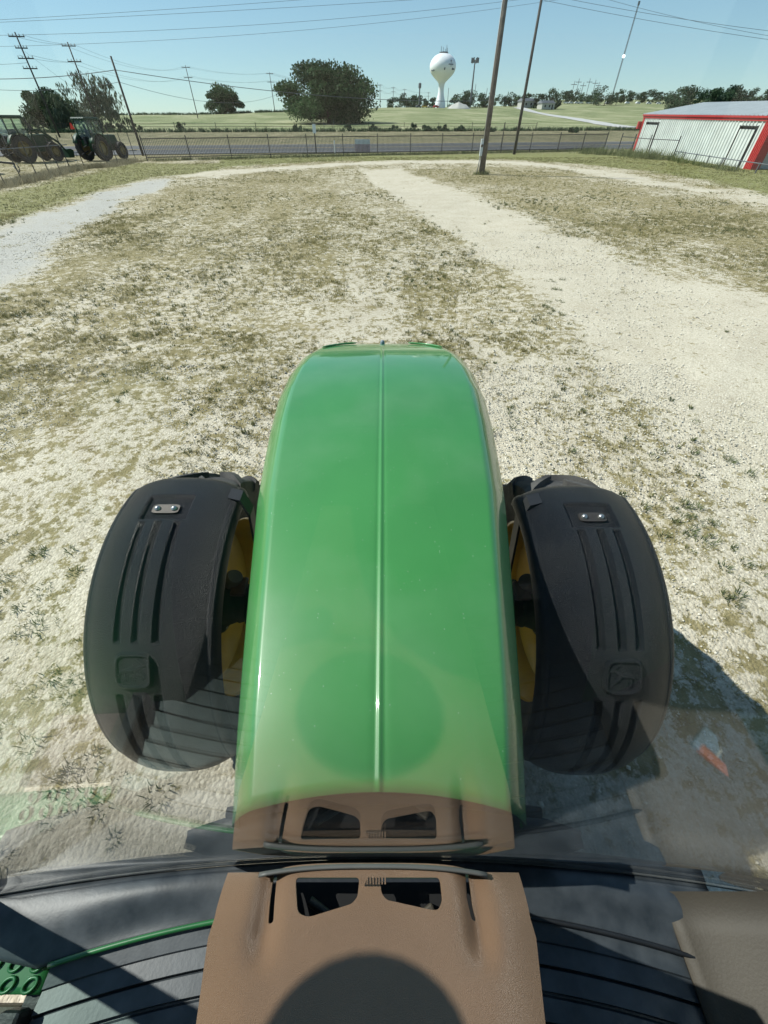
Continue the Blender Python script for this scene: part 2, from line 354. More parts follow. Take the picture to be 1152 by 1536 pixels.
def ground_material():
    m = bpy.data.materials.new('gravel_and_grass_ground'); m.use_nodes = True; t = m.node_tree; b = t.nodes['Principled BSDF']
    L = t.links.new
    def attr(n): return nn(t, 'ShaderNodeAttribute', attribute_name=n).outputs['Fac']
    geo = nn(t, 'ShaderNodeNewGeometry').outputs['Position']
    def noise(sc, det=5, rough=0.55):
        n = nn(t, 'ShaderNodeTexNoise'); n.inputs['Scale'].default_value = sc; n.inputs['Detail'].default_value = det; n.inputs['Roughness'].default_value = rough
        L(geo, n.inputs['Vector']); return n.outputs['Fac']
    def ramp(fac, stops):
        r = nn(t, 'ShaderNodeValToRGB'); e = r.color_ramp.elements
        while len(e) < len(stops): e.new(0.5)
        for i, (p, c) in enumerate(stops): e[i].position = p; e[i].color = (*c, 1)
        L(fac, r.inputs[0]); return r.outputs[0]
    def mix(f, a, c, typ='MIX'):
        n = nn(t, 'ShaderNodeMix', data_type='RGBA', blend_type=typ)
        if isinstance(f, float): n.inputs[0].default_value = f
        else: L(f, n.inputs[0])
        L(a, n.inputs[6]); L(c, n.inputs[7]); return n.outputs[2]
    def math_(op, a, c=None, d=None, clamp=False):
        n = nn(t, 'ShaderNodeMath', operation=op); n.use_clamp = clamp
        for i, q in enumerate((a, c, d)):
            if q is None: continue
            if isinstance(q, (int, float)): n.inputs[i].default_value = q
            else: L(q, n.inputs[i])
        return n.outputs[0]
    # stones
    vo = nn(t, 'ShaderNodeTexVoronoi'); vo.inputs['Scale'].default_value = 42; vo.inputs['Randomness'].default_value = 1; L(geo, vo.inputs['Vector'])
    vo2 = nn(t, 'ShaderNodeTexVoronoi'); vo2.inputs['Scale'].default_value = 70; L(geo, vo2.inputs['Vector'])
    sepc = nn(t, 'ShaderNodeSeparateColor'); L(vo.outputs['Color'], sepc.inputs[0])
    stone = ramp(sepc.outputs[0], [(0, (0.40, 0.345, 0.25)), (0.5, (0.56, 0.50, 0.385)), (1, (0.72, 0.66, 0.53))])
    dust = ramp(noise(0.9, 8), [(0.3, (0.43, 0.39, 0.30)), (0.7, (0.60, 0.565, 0.46))])
    gravel = mix(0.5, stone, dust)
    fine = ramp(noise(34, 4, 0.7), [(0.3, (0.70, 0.69, 0.67)), (0.62, (1, 1, 1))])
    gravel = mix(0.8, gravel, fine, 'MULTIPLY')
    bluec = ramp(noise(20, 5), [(0.3, (0.22, 0.235, 0.24)), (0.7, (0.46, 0.475, 0.475))])
    gravel = mix(math_('MULTIPLY', attr('blue'), 0.6), gravel, bluec)
    # grass, thatch
    g1 = ramp(noise(5, 8, 0.7), [(0.25, (0.125, 0.108, 0.05)), (0.5, (0.235, 0.20, 0.10)), (0.75, (0.37, 0.32, 0.19))])
    g2 = ramp(noise(3, 8, 0.65), [(0.3, (0.11, 0.125, 0.04)), (0.6, (0.21, 0.21, 0.075)), (0.8, (0.30, 0.275, 0.12))])
    grass = mix(attr('lush'), g1, g2)
    # far field
    f1 = ramp(noise(0.05, 10, 0.7), [(0.32, (0.10, 0.135, 0.05)), (0.5, (0.19, 0.215, 0.10)), (0.66, (0.34, 0.335, 0.20))])
    grass = mix(attr('field'), grass, f1)
    f2 = ramp(noise(0.35, 10, 0.75), [(0.35, (0.075, 0.075, 0.035)), (0.52, (0.15, 0.14, 0.075)), (0.66, (0.25, 0.215, 0.13))])
    grass = mix(attr('verge'), grass, f2)
    gn = math_('ADD', noise(11, 5, 0.75), math_('MULTIPLY', noise(4.0, 5, 0.6), 0.6))
    f = math_('ADD', attr('grass'), math_('MULTIPLY', math_('SUBTRACT', gn, 0.82), 4.2))
    f = math_('MULTIPLY', math_('SUBTRACT', f, 0.40), 3.0, clamp=True)
    L(mix(f, gravel, grass), b.inputs['Base Color'])
    b.inputs['Roughness'].default_value = 0.95; b.inputs['Specular IOR Level'].default_value = 0.15
    h = math_('ADD', math_('MULTIPLY', vo.outputs['Distance'], -1.1), math_('MULTIPLY', noise(48, 3), 0.9))
    h = math_('ADD', h, math_('MULTIPLY', noise(3.5, 4), 0.9)); h = math_('ADD', h, math_('MULTIPLY', vo2.outputs['Distance'], -0.4))
    bp = nn(t, 'ShaderNodeBump'); bp.inputs['Strength'].default_value = 0.75; bp.inputs['Distance'].default_value = 0.009
    L(h, bp.inputs['Height']); L(bp.outputs[0], b.inputs['Normal'])
    return m
def sp(a, b, s0, s1):
    out = [a]; 
    while out[-1] < b:
        k = (out[-1]-a)/(b-a); out.append(out[-1]+s0+(s1-s0)*k)
    return out
xp = sp(0, 14, 0.13, 0.3)[:-1]+sp(14, 60, 0.35, 1.5)[:-1]+sp(60, 1500, 3, 90)
xs = np.array(sorted([-q for q in xp[1:]]+xp))
ys = np.array([-1200, -600, -300, -100, -40, -20, -12]+list(np.arange(-8, 0, 0.4))+sp(0, 18, 0.13, 0.22)[:-1]+sp(18, 70, 0.25, 0.6)[:-1]+sp(70, 150, 0.8, 2)[:-1]+sp(150, 2500, 4, 130))
GX, GY = np.meshgrid(xs, ys)
GZ = terrain(GX, GY)+(vnoise(GX, GY, 0.4, 5)-0.5)*0.05*(GY < 66)+(vnoise(GX, GY, 2.3, 6)-0.5)*0.02*(GY < 30)
g_, l_, b_ = masks(GX, GY)
sG = GY-0.22*GX
fence_s = 64
beyond = np.clip((sG-fence_s)/2, 0, 1)
g_ = np.where(beyond > 0.5, 1.2, g_)
verge = np.clip((sG-64)/2, 0, 1)*np.clip((134-sG)/2, 0, 1)*(0.4+0.6*np.clip((sG-100)/8, 0, 1))
field = np.clip((sG-133)/3, 0, 1)
V = np.stack([GX, GY, GZ], -1).reshape(-1, 3); a_, c_ = GX.shape
idx = np.arange(a_*c_).reshape(a_, c_)
FQ = np.stack([idx[:-1, :-1], idx[:-1, 1:], idx[1:, 1:], idx[1:, :-1]], -1).reshape(-1, 4)
ground = mesh_np('ground', V, FQ, ground_material(), smooth=True); tag(ground, kind='structure')
for n_, arr in (('grass', g_), ('lush', l_), ('blue', b_), ('verge', verge), ('field', field)):
    at_ = ground.data.attributes.new(n_, 'FLOAT', 'POINT'); at_.data.foreach_set('value', arr.astype(np.float32).ravel())

# ---- roads
def draped(name, near, far, m, lift, nu=60, nv=6):
    """sheet between two world polylines (same count), laid on the terrain"""
    P = []
    for i in range(nu):
        t = i/(nu-1)
        a = Vector((np.interp(t, np.linspace(0, 1, len(near)), [q[0] for q in near]), np.interp(t, np.linspace(0, 1, len(near)), [q[1] for q in near])))
        b = Vector((np.interp(t, np.linspace(0, 1, len(far)), [q[0] for q in far]), np.interp(t, np.linspace(0, 1, len(far)), [q[1] for q in far])))
        row = []
        for j in range(nv):
            p = a.lerp(b, j/(nv-1)); row.append((p.x, p.y, T(p.x, p.y)+lift))
        P.append(row)
    mb = MB().grid(np.array(P)); o = mb.build(name, m, smooth=True); tag(o, kind='structure'); return o
M['asphalt'] = mat('sun_bleached_asphalt', (0.052, 0.054, 0.056), 0.85, 0, 0.2, 0.4)
M['paint'] = mat('road_paint', (0.55, 0.55, 0.5), 0.7); M['ypaint'] = mat('yellow_road_paint', (0.5, 0.36, 0.06), 0.7)
M['paleroad'] = mat('pale_gravel_road', (0.42, 0.42, 0.40), 0.9, 0, 0.15, 0.3)
X0, X1 = -330, 330
def rs(s): return [(x, s+0.22*x) for x in np.linspace(X0, X1, 12)]
draped('highway', rs(73), rs(98), M['asphalt'], 0.06, 160, 12)
draped('road_edge_line', rs(75.2), rs(75.4), M['paint'], 0.075, 160, 2)
draped('road_edge_line', rs(96.2), rs(96.4), M['paint'], 0.075, 160, 2)
draped('road_centre_line', rs(85.2), rs(85.4), M['ypaint'], 0.075, 160, 2)
draped('road_centre_line', rs(85.8), rs(86.0), M['ypaint'], 0.075, 160, 2)
cl = [ground_at(*p) for p in ((948, 192), (900, 185), (860, 178), (820, 172), (795, 167), (778, 161.5), (765, 158.5))]
draped('side_road', [(p.x-3.2-0.004*p.y, p.y) for p in cl], [(p.x+3.2+0.004*p.y, p.y) for p in cl], M['paleroad'], 0.12, 90, 4)

# ---- grass tufts (nobody could count them)
def blades(cx, cy, cz, h, spread, nb, wd, tone, lean=0.6):
    n = len(cx); N = n*nb
    X = np.repeat(cx, nb); Y = np.repeat(cy, nb); Z = np.repeat(cz, nb); H = np.repeat(h, nb)*rng.uniform(0.45, 1.15, N)
    sp_ = np.repeat(spread, nb); a = rng.uniform(0, 2*np.pi, N); r = sp_*np.sqrt(rng.uniform(0, 1, N))
    bx = X+r*np.cos(a); by = Y+r*np.sin(a)
    la = a+rng.normal(0, 0.8, N); ll = H*rng.uniform(0.2, 1.0, N)*lean*1.4
    tx = bx+ll*np.cos(la); ty = by+ll*np.sin(la)
    wa = rng.uniform(0, np.pi, N); W = np.repeat(wd, nb)*rng.uniform(0.6, 1.3, N)
    dx = W*np.cos(wa)/2; dy = W*np.sin(wa)/2
    mx = bx+(tx-bx)*0.4; my = by+(ty-by)*0.4; mz = Z+H*0.62
    V = np.empty((N, 5, 3))
    V[:, 0] = np.stack([bx-dx, by-dy, Z-0.01], -1); V[:, 1] = np.stack([bx+dx, by+dy, Z-0.01], -1)
    V[:, 2] = np.stack([mx+dx*0.8, my+dy*0.8, mz], -1); V[:, 3] = np.stack([tx, ty, Z+H], -1); V[:, 4] = np.stack([mx-dx*0.8, my-dy*0.8, mz], -1)
    i = np.arange(N)[:, None]*5
    tri = np.concatenate([i+np.array([[0, 1, 2]]), i+np.array([[0, 2, 4]]), i+np.array([[4, 2, 3]])])
    tn = np.clip(np.repeat(tone, nb)+rng.normal(0, 0.16, N), 0, 1)
    return V.reshape(-1, 3), tri, np.repeat(tn, 5)
def scatter(n, y0, y1, fn):
    # samples with density ~ constant per area inside the view wedge
    u = rng.uniform(0, 1, n); y = np.sqrt(y0*y0+u*(y1*y1-y0*y0)); 
    x = rng.uniform(-1, 1, n)*(1.0*y+2.6)
    keep = fn(x, y); return x[keep], y[keep]
parts_ = []
for (n, y0, y1, hh, wd, nb, sc) in ((30000, 0.0, 8, 0.036, 0.005, 14, 0.035), (70000, 7, 22, 0.045, 0.010, 8, 0.06), (90000, 20, 62, 0.045, 0.022, 5, 0.10)):
    def keep(x, y):
        g, l, b = masks(x, y)
        p = np.clip((g-0.22)*1.3, 0.0, 1)**1.2
        cl_ = fbm(x, y, 3.2, 41)
        ok = rng.uniform(0, 1, len(x)) < p*np.clip((cl_-0.30)*3.2, 0.1, 1.3)
        inside = (y-0.22*x) < 63
        return ok & inside
    x, y = scatter(n, y0, y1, keep)
    g, l, b = masks(x, y); z = terrain(x, y)
    hs = hh*rng.uniform(0.5, 1.5, len(x))*(1+0.35*l)
    tone = np.clip(0.55-0.15*l+(fbm(x, y, 0.6, 51)-0.5)*1.2, 0, 1)
    parts_.append(blades(x, y, z, hs, sc*rng.uniform(0.4, 1.4, len(x)), nb, np.full(len(x), wd), tone))
def join_blades(name, parts, m):
    V = np.concatenate([p[0] for p in parts]); off = 0; Fs = []
    for p in parts: Fs.append(p[1]+off); off += len(p[0])
    return mesh_np(name, V, np.concatenate(Fs), m, tone=np.concatenate([p[2] for p in parts]))
gr = join_blades('dry_grass', parts_, M['grassblade']); tag(gr, 'short sparse olive and straw grass growing through the pale gravel lot', 'grass', kind='stuff')
# greener weeds standing out on the gravel
n = 4500
x, y = scatter(n, 0.3, 30, lambda x, y: (masks(x, y)[0] > 0.12) & (fbm(x, y, 0.45, 71) > 0.52))
wz = blades(x, y, terrain(x, y), 0.05*rng.uniform(0.5, 1.5, len(x)), 0.06*rng.uniform(0.4, 1.3, len(x)), 22, np.full(len(x), 0.010), rng.uniform(0, 0.6, len(x)), 0.9)
hx = [at_z(a, b) for a, b in ((830, 425), (825, 440), (832, 455), (1030, 790), (1045, 795), (1090, 822), (1020, 785), (1070, 860), (60, 880), (75, 870), (45, 850), (830, 480), (820, 470), (1130, 710), (70, 1105), (100, 1050), (130, 1215), (120, 1200), (35, 940), (30, 1290), (1040, 800), (1120, 930), (560, 330))]
hx = [(p.x+random.gauss(0, .22), p.y+random.gauss(0, .22)) for p in hx for _ in range(4)]
hx = np.array(hx)
w2 = blades(hx[:, 0], hx[:, 1], terrain(hx[:, 0], hx[:, 1]), rng.uniform(0.03, 0.075, len(hx)), rng.uniform(0.03, 0.085, len(hx)), 34, np.full(len(hx), 0.008), rng.uniform(0.1, 0.6, len(hx)), 1.0)
tag(join_blades('green_weeds', [wz, w2], M['weed']), 'small green leafy weeds dotted over the gravel lot', 'weeds', kind='stuff')
# loose stones
def stones(n, y0, y1, s0, s1):
    x, y = scatter(n, y0, y1, lambda x, y: rng.uniform(0, 1, len(x)) > masks(x, y)[0]*0.6)
    k = len(x); s = s0+(s1-s0)*rng.uniform(0, 1, k)**3
    base = np.array([[1, 0, 0], [0, 1, 0], [-1, 0, 0], [0, -1, 0], [0, 0, 0.75], [0, 0, -0.5]])
    V = base[None]*s[:, None, None]*rng.uniform(0.6, 1.2, (k, 6, 1)); a = rng.uniform(0, 6.28, k)
    ca, sa = np.cos(a)[:, None], np.sin(a)[:, None]
    X = V[..., 0]*ca-V[..., 1]*sa+x[:, None]+rng.normal(0, .2, (k, 6))*s[:, None]; Y = V[..., 0]*sa+V[..., 1]*ca+y[:, None]; Z = V[..., 2]+terrain(x, y)[:, None]+0.006
    tri = np.array([[0, 1, 4], [1, 2, 4], [2, 3, 4], [3, 0, 4], [1, 0, 5], [2, 1, 5], [3, 2, 5], [0, 3, 5]])
    Fq = (np.arange(k)[:, None, None]*6+tri[None]).reshape(-1, 3)
    return np.stack([X, Y, Z], -1).reshape(-1, 3), Fq, np.repeat(rng.uniform(0, 1, k), 6)
st1 = stones(75000, 0, 6.5, 0.004, 0.019); st2 = stones(26000, 6, 18, 0.010, 0.03)
M['pebble'] = leaf_mat('limestone_chips', (0.36, 0.33, 0.27), (0.72, 0.69, 0.59), 0.95, 0.0)
tag(join_blades('gravel_stones', [st1, st2], M['pebble']), 'loose pale limestone chips scattered over the ground', 'gravel', kind='stuff')

# ------------------------------------------------------------------ the tractor we look out of
TR = empty('green_tractor', (0, 0, 0))
tag(TR, 'large green tractor seen from inside its cab, long ridged bonnet between two black front mudguards', 'tractor')
# bonnet: half width and height along y
PXW = [(500, 15), (511, 30), (517, 62), (525, 99), (541, 122), (565, 139), (600, 155), (647, 167), (700, 177), (754, 186), (800, 190), (900, 199), (1000, 207), (1100, 214), (1200, 219), (1260, 222)]
CRY = [0.05, 0.5, 1.0, 1.5, 2.0, 2.2, 2.45, 2.65, 2.85, 3.03, 3.12]
CRZ = [1.865, 1.89, 1.92, 1.943, 1.955, 1.948, 1.925, 1.888, 1.842, 1.790, 1.752]
AMY = [0.0, 1.9, 2.2, 2.45, 2.65, 2.85, 3.05, 3.2]
AMZ = [0.13, 0.13, 0.12, 0.10, 0.078, 0.052, 0.03, 0.025]
def smooth_interp(y, X, Y): return sum(float(np.interp(y+d, X, Y)) for d in (-0.10, -0.05, 0, 0.05, 0.10))/5
def crown_z(y): return smooth_interp(y, CRY, CRZ)
def hood_w(y):
    z = crown_z(y)-smooth_interp(y, AMY, AMZ)
    d = y*CP-(z-CAMZ)*SP; py = 768-F*(y*SP+(z-CAMZ)*CP)/d
    return float(np.interp(py, [q[0] for q in PXW], [q[1] for q in PXW]))/F*d
NOSE = 3.055
def hood_profile(q, am):
    """q 0..1 half width fraction -> height below crown"""
    k = am/0.13
    if q < 0.80: return -0.022*(q/0.80)**2.2*k
    return (-0.022-0.108*((q-0.80)/0.20)**1.65)*k
qs = list(np.linspace(0, 0.04, 7))+list(np.linspace(0.055, 0.80, 24))+list(np.linspace(0.81, 1.0, 22))
def hood_section(y):
    w = hood_w(y); zc = crown_z(y); am = smooth_interp(y, AMY, AMZ)
    out = []
    for q in qs:
        x = q*w; ridge = (0.0032*math.exp(-(x/0.0055)**2)-0.0015*math.exp(-((x-0.014)/0.006)**2))*min(1, max(0, (NOSE+0.05-y)/0.3))
        arc = 0.05*(1-q*q)*(1 if y < 0.2 else max(0, 1-(y-0.2)/0.15))
        out.append((x, y+arc, zc+hood_profile(q, am)+ridge))
    xw, yy, zz = out[-1]
    for k, (dx, dz) in enumerate(((0.006, -0.02), (0.010, -0.06), (0.012, -0.14), (0.010, -0.26), (0.0, -0.40))):
        out.append((xw+dx*(1 if y < 2.5 else 0.3), yy, zz+dz))
    return out
P = []
for y in list(np.linspace(0.12, 2.4, 80))[:-1]+list(np.linspace(2.4, NOSE, 60)):
    s = hood_section(float(y)); P.append([(-a, b, c) for a, b, c in reversed(s[1:])]+s)
hg = MB().grid(np.array(P))
# nose face closes the front downwards
last = P[-1]; nr = []
for k, (f, dz) in enumerate(((0, 0), (0.025, -0.03), (0.035, -0.08), (0.03, -0.25), (0.0, -0.6))):
    nr.append([(a*(1-0.02*k), b+f, max(c+dz, 1.15)) for a, b, c in last])
hood = MB(); hood.v = hg.v; hood.f = hg.f
hood.grid(np.array(nr))
hood_o = hood.build('bonnet', M['hood'], TR, auto=50)
hood_o['label'] = 'glossy green bonnet with a raised centre ridge'
sm_ = hood_o.modifiers.new('thick', 'SOLIDIFY'); sm_.thickness = 0.006; sm_.offset = -1
# lifted trim flaps either side of the nose and the small badge on it
hood_o.location.x = -0.012
for sx in (-1, 1):
    pts = []
    for k in range(9):
        t = k/8; y_ = 3.0-0.17*t*t; pts.append((sx*(0.20+0.24*t)-0.012, y_+0.02, crown_z(y_)-0.012*t+0.004))
    MB().tube(pts, [0.004]+[0.007]*7+[0.004], 8).build('nose_trim', M['hood'], TR, smooth=True)
bd = MB().lathe([(0.0, 0.02), (0.010, 0.017), (0.017, 0.006), (0.017, -0.02)], 20, 'z', (-0.012, NOSE+0.005, crown_z(NOSE)+0.006))
bd.build('nose_badge', M['bluegrey'], TR, smooth=True)
Pk = np.array([[(x, -0.062*x*x+0.080+0.034*k, 1.366-0.012*k) for x in np.linspace(-1.2, 1.2, 60)] for k in (0, 0.5, 1)])
o = MB().grid(Pk).build('cab_front_sill', M['black'], TR, smooth=True); sd = o.modifiers.new('t', 'SOLIDIFY'); sd.thickness = 0.02; sd.offset = -1
# engine, chassis, front axle, cowl behind the bonnet
MB().box((0, 1.05, 1.25), (0.52, 1.9, 0.75)).build('engine_block', M['black'], TR, bevel=0.03)
MB().box((0, 0.9, 0.82), (0.46, 2.6, 0.26)).build('chassis', M['green'], TR, bevel=0.02)
MB().box((0, 2.2, 0.98), (0.62, 0.16, 0.5)).build('front_weight_carrier', M['darkgreen'], TR, bevel=0.02)
ax = MB().tube([(-0.86, 1.33, 0.82), (-0.3, 1.33, 0.76), (0.3, 1.33, 0.76), (0.86, 1.33, 0.82)], [0.15, 0.11, 0.11, 0.15], 14)
ax.build('front_axle', M['darkgreen'], TR, smooth=True)
cw = []
for k in range(25):
    x = -0.55+1.10*k/24; e = 1-(x/0.55)**2
    cw.append([(x, 0.085-0.02*x*x, 1.40), (x, 0.09-0.02*x*x, 1.60+0.05*e), (x, 0.11, 1.60+0.10*e), (x, 0.12+0.07*e, 1.61+0.10*e), (x, 0.13+0.07*e, 1.56), (x, 0.13+0.07*e, 1.0)])
MB().grid(np.array(cw)).build('cowl', M['black'], TR, smooth=True)
MB().tube([(-0.42, 0.15, 1.70), (-0.2, 0.17, 1.715), (0, 0.178, 1.72), (0.2, 0.17, 1.715), (0.42, 0.15, 1.70)], 0.013, 10).build('cowl_seal', M['rubber'], TR, smooth=True)

MB().box((0, -0.75, 1.12), (1.5, 1.5, 0.26)).build('cab_base', M['black'], TR, bevel=0.03)
MB().box((0.72, -0.45, 0.82), (0.5, 0.95, 0.5)).build('fuel_tank', M['black'], TR, bevel=0.06)
for k in range(3): MB().box((-0.98, -0.45, 0.45+0.27*k), (0.34, 0.42, 0.04)).build('access_step', M['black'], TR, bevel=0.01)
MB().box((0.86, -0.02, 1.0), (0.3, 0.12, 0.3)).build('battery_box', M['black'], TR, bevel=0.02)
# front wheels and mudguards
def tyre(parent, r, wd, rimr, nl, name='tyre', lug=0.04, m=None):
    t = MB()
    hw = wd/2
    prof = [(rimr, -hw*0.78), (rimr+0.03, -hw*0.86), (rimr+(r-rimr)*0.45, -hw*1.02), (r*0.93, -hw*0.97), (r-lug, -hw*0.86), (r-lug+0.008, 0), (r-lug, hw*0.86), (r*0.93, hw*0.97), (rimr+(r-rimr)*0.45, hw*1.02), (rimr+0.03, hw*0.86), (rimr, hw*0.78)]
    t.lathe(prof, 56, 'x')
    for k in range(nl):
        for s in (-1, 1):
            a = 2*math.pi*(k+(0.25 if s > 0 else -0.25))/nl
            vs = []
            n = 5
            for i in range(n+1):
                q = i/n; xx = s*(0.012+q*hw*0.98); da = (q**0.85)*0.30*(0.78/r)
                for (w_, rr) in ((-1, 0), (1, 0), (1, 1), (-1, 1)):
                    ww = (0.028+0.02*q)/r*(1 if rr == 0 else 0.72)
                    an = a-da+w_*ww; rad = (r if rr else r-lug-0.02)-(0.05*q**5)
                    vs.append((xx, rad*math.sin(an), rad*math.cos(an)))
            # shoulder drop
            for (w_, rr) in ((-1, 0), (1, 0), (1, 1), (-1, 1)):
                an = a-0.34*(0.78/r)+w_*0.045/r; rad = r-lug-0.10+(0.02 if rr else 0)
                vs.append((s*hw*(1.045 if rr else 0.98), rad*math.sin(an), rad*math.cos(an)))
            fs = []
            m_ = n+1
            for i in range(m_):
                for j in range(4):
                    fs.append((i*4+j, i*4+(j+1) % 4, (i+1)*4+(j+1) % 4, (i+1)*4+j))
            fs += [(3, 2, 1, 0), (m_*4, m_*4+1, m_*4+2, m_*4+3)]
            t.add(vs, fs)
    return t.build(name, m or M['rubber'], parent, auto=40)
def rim(parent, r, wd, side, m, offs=0.0):
    q = MB(); hw = wd/2*0.8
    q.lathe([(r+0.012, -hw), (r-0.01, -hw+0.01), (r-0.04, -hw*0.5), (r-0.055, 0), (r-0.04, hw*0.5), (r-0.01, hw-0.01), (r+0.012, hw)], 48, 'x')
    o = side*(0.02+offs)
    q.lathe([(r-0.05, 0), (r*0.80, o*0.6), (r*0.62, o*2.2), (r*0.45, o*2.0), (0.0, o*1.6)], 48, 'x')
    ob = q.build('rim', m, parent, auto=40); return ob
def wheel_bolts(parent, r, x, n, m):
    for k in range(n):
        a = 2*math.pi*k/n; MB().lathe([(0, 0.012), (0.012, 0.01), (0.013, -0.01)], 8, 'x', (x, r*math.cos(a), r*math.sin(a))).build('bolt', m, parent)
WC = (1.33, 0.82)
for side in (-1, 1):
    wh = MB().lathe([(0.0, side*-0.16), (0.10, side*-0.155), (0.125, side*-0.12), (0.15, side*-0.05), (0.19, side*-0.03), (0.19, side*0.02), (0.0, side*0.02)], 36, 'x').build('front_wheel_hub', M['darkgreen'], TR, auto=35, loc=(side*1.06 if side < 0 else 1.01, WC[0]-(0.03 if side > 0 else 0), WC[1]))
    tyre(wh, 0.84, 0.44, 0.55, 18, m=M['dustyrubber'])
    rim(wh, 0.55, 0.42, side, M['yellow'], 0.0)
    wheel_bolts(wh, 0.16, side*-0.035, 8, M['steel'])
    # final drive and its pale end cap on the inner side
    MB().lathe([(0.0, side*-0.30), (0.075, side*-0.30), (0.09, side*-0.27), (0.11, side*-0.2), (0.13, side*-0.14)], 28, 'x').build('axle_cap', M['darkgreen'], wh, auto=35)
    MB().box((side*-0.16, 0.02, 0.15), (0.10, 0.12, 0.03), Matrix.Rotation(0.3, 3, 'X')).build('steering_knuckle', M['darksteel'], wh, bevel=0.012)
    MB().lathe([(0, 0.02), (0.045, 0.018), (0.055, 0.0), (0.055, -0.06)], 20, 'z', (side*-0.13, 0.06, 0.19), Matrix.Rotation(side*-0.6, 3, 'Y')).build('kingpin_cap', M['lip2'], wh, auto=40)
# mudguard arc surface: theta from the top, positive to the front
FCY, FCZ, FR = 1.33, 0.835, 0.925
def groove(s, t):
    """s: 0 front .. 1 rear along the arc, t: 0 outer .. 1 inner; returns radial offset (m) and feature"""
    d = 0.0
    def box_(u, a, b, e): return max(0.0, min(1.0, (u-a)/e, (b-u)/e))
    # mounting pad recess near the front
    d -= 0.016*min(box_(s, 0.115, 0.20, 0.006), box_(t, 0.27, 0.70, 0.02))
    # long channels
    for a, b in ((0.285, 0.355), (0.435, 0.505), (0.60, 0.67)):
        m_ = box_(t, a, b, 0.022)
        d -= 0.013*min(m_, max(box_(s, 0.205, 0.505, 0.008), box_(s, 0.625, 0.925, 0.01)))
    # raised emblem block half way
    q_ = (abs((s-0.565)/0.043)**4.5+abs((t-0.46)/0.155)**4.5)**(1/4.5)
    d = max(d, -0.002) if q_ < 1 else d
    d += 0.012*max(0.0, min(1.0, (1-q_)/0.07))-0.006*max(0.0, min(1.0, (0.84-q_)/0.05))
    return d
def leaping(s, t):
    """raised leaping animal mark inside the emblem: strokes in (along-arc, across) space"""
    best = 9
    for a, b, c, e, r in ((0.566, 0.36, 0.560, 0.50, 0.0045), (0.560, 0.50, 0.548, 0.55, 0.0035), (0.548, 0.55, 0.552, 0.585, 0.003), (0.566, 0.36, 0.585, 0.335, 0.003), (0.563, 0.48, 0.58, 0.54, 0.003), (0.566, 0.40, 0.586, 0.40, 0.003), (0.548, 0.55, 0.537, 0.50, 0.003), (0.560, 0.50, 0.574, 0.50, 0.003)):
        ux, uy = c-a, (e-b)*0.30; L2 = ux*ux+uy*uy
        k = max(0, min(1, ((s-a)*ux+(t-b)*0.30*uy)/L2)); dd = math.hypot(s-a-k*ux, (t-b)*0.30-k*uy)
        best = min(best, dd-r)
    return 0.0035*max(0, min(1, -best/0.002))
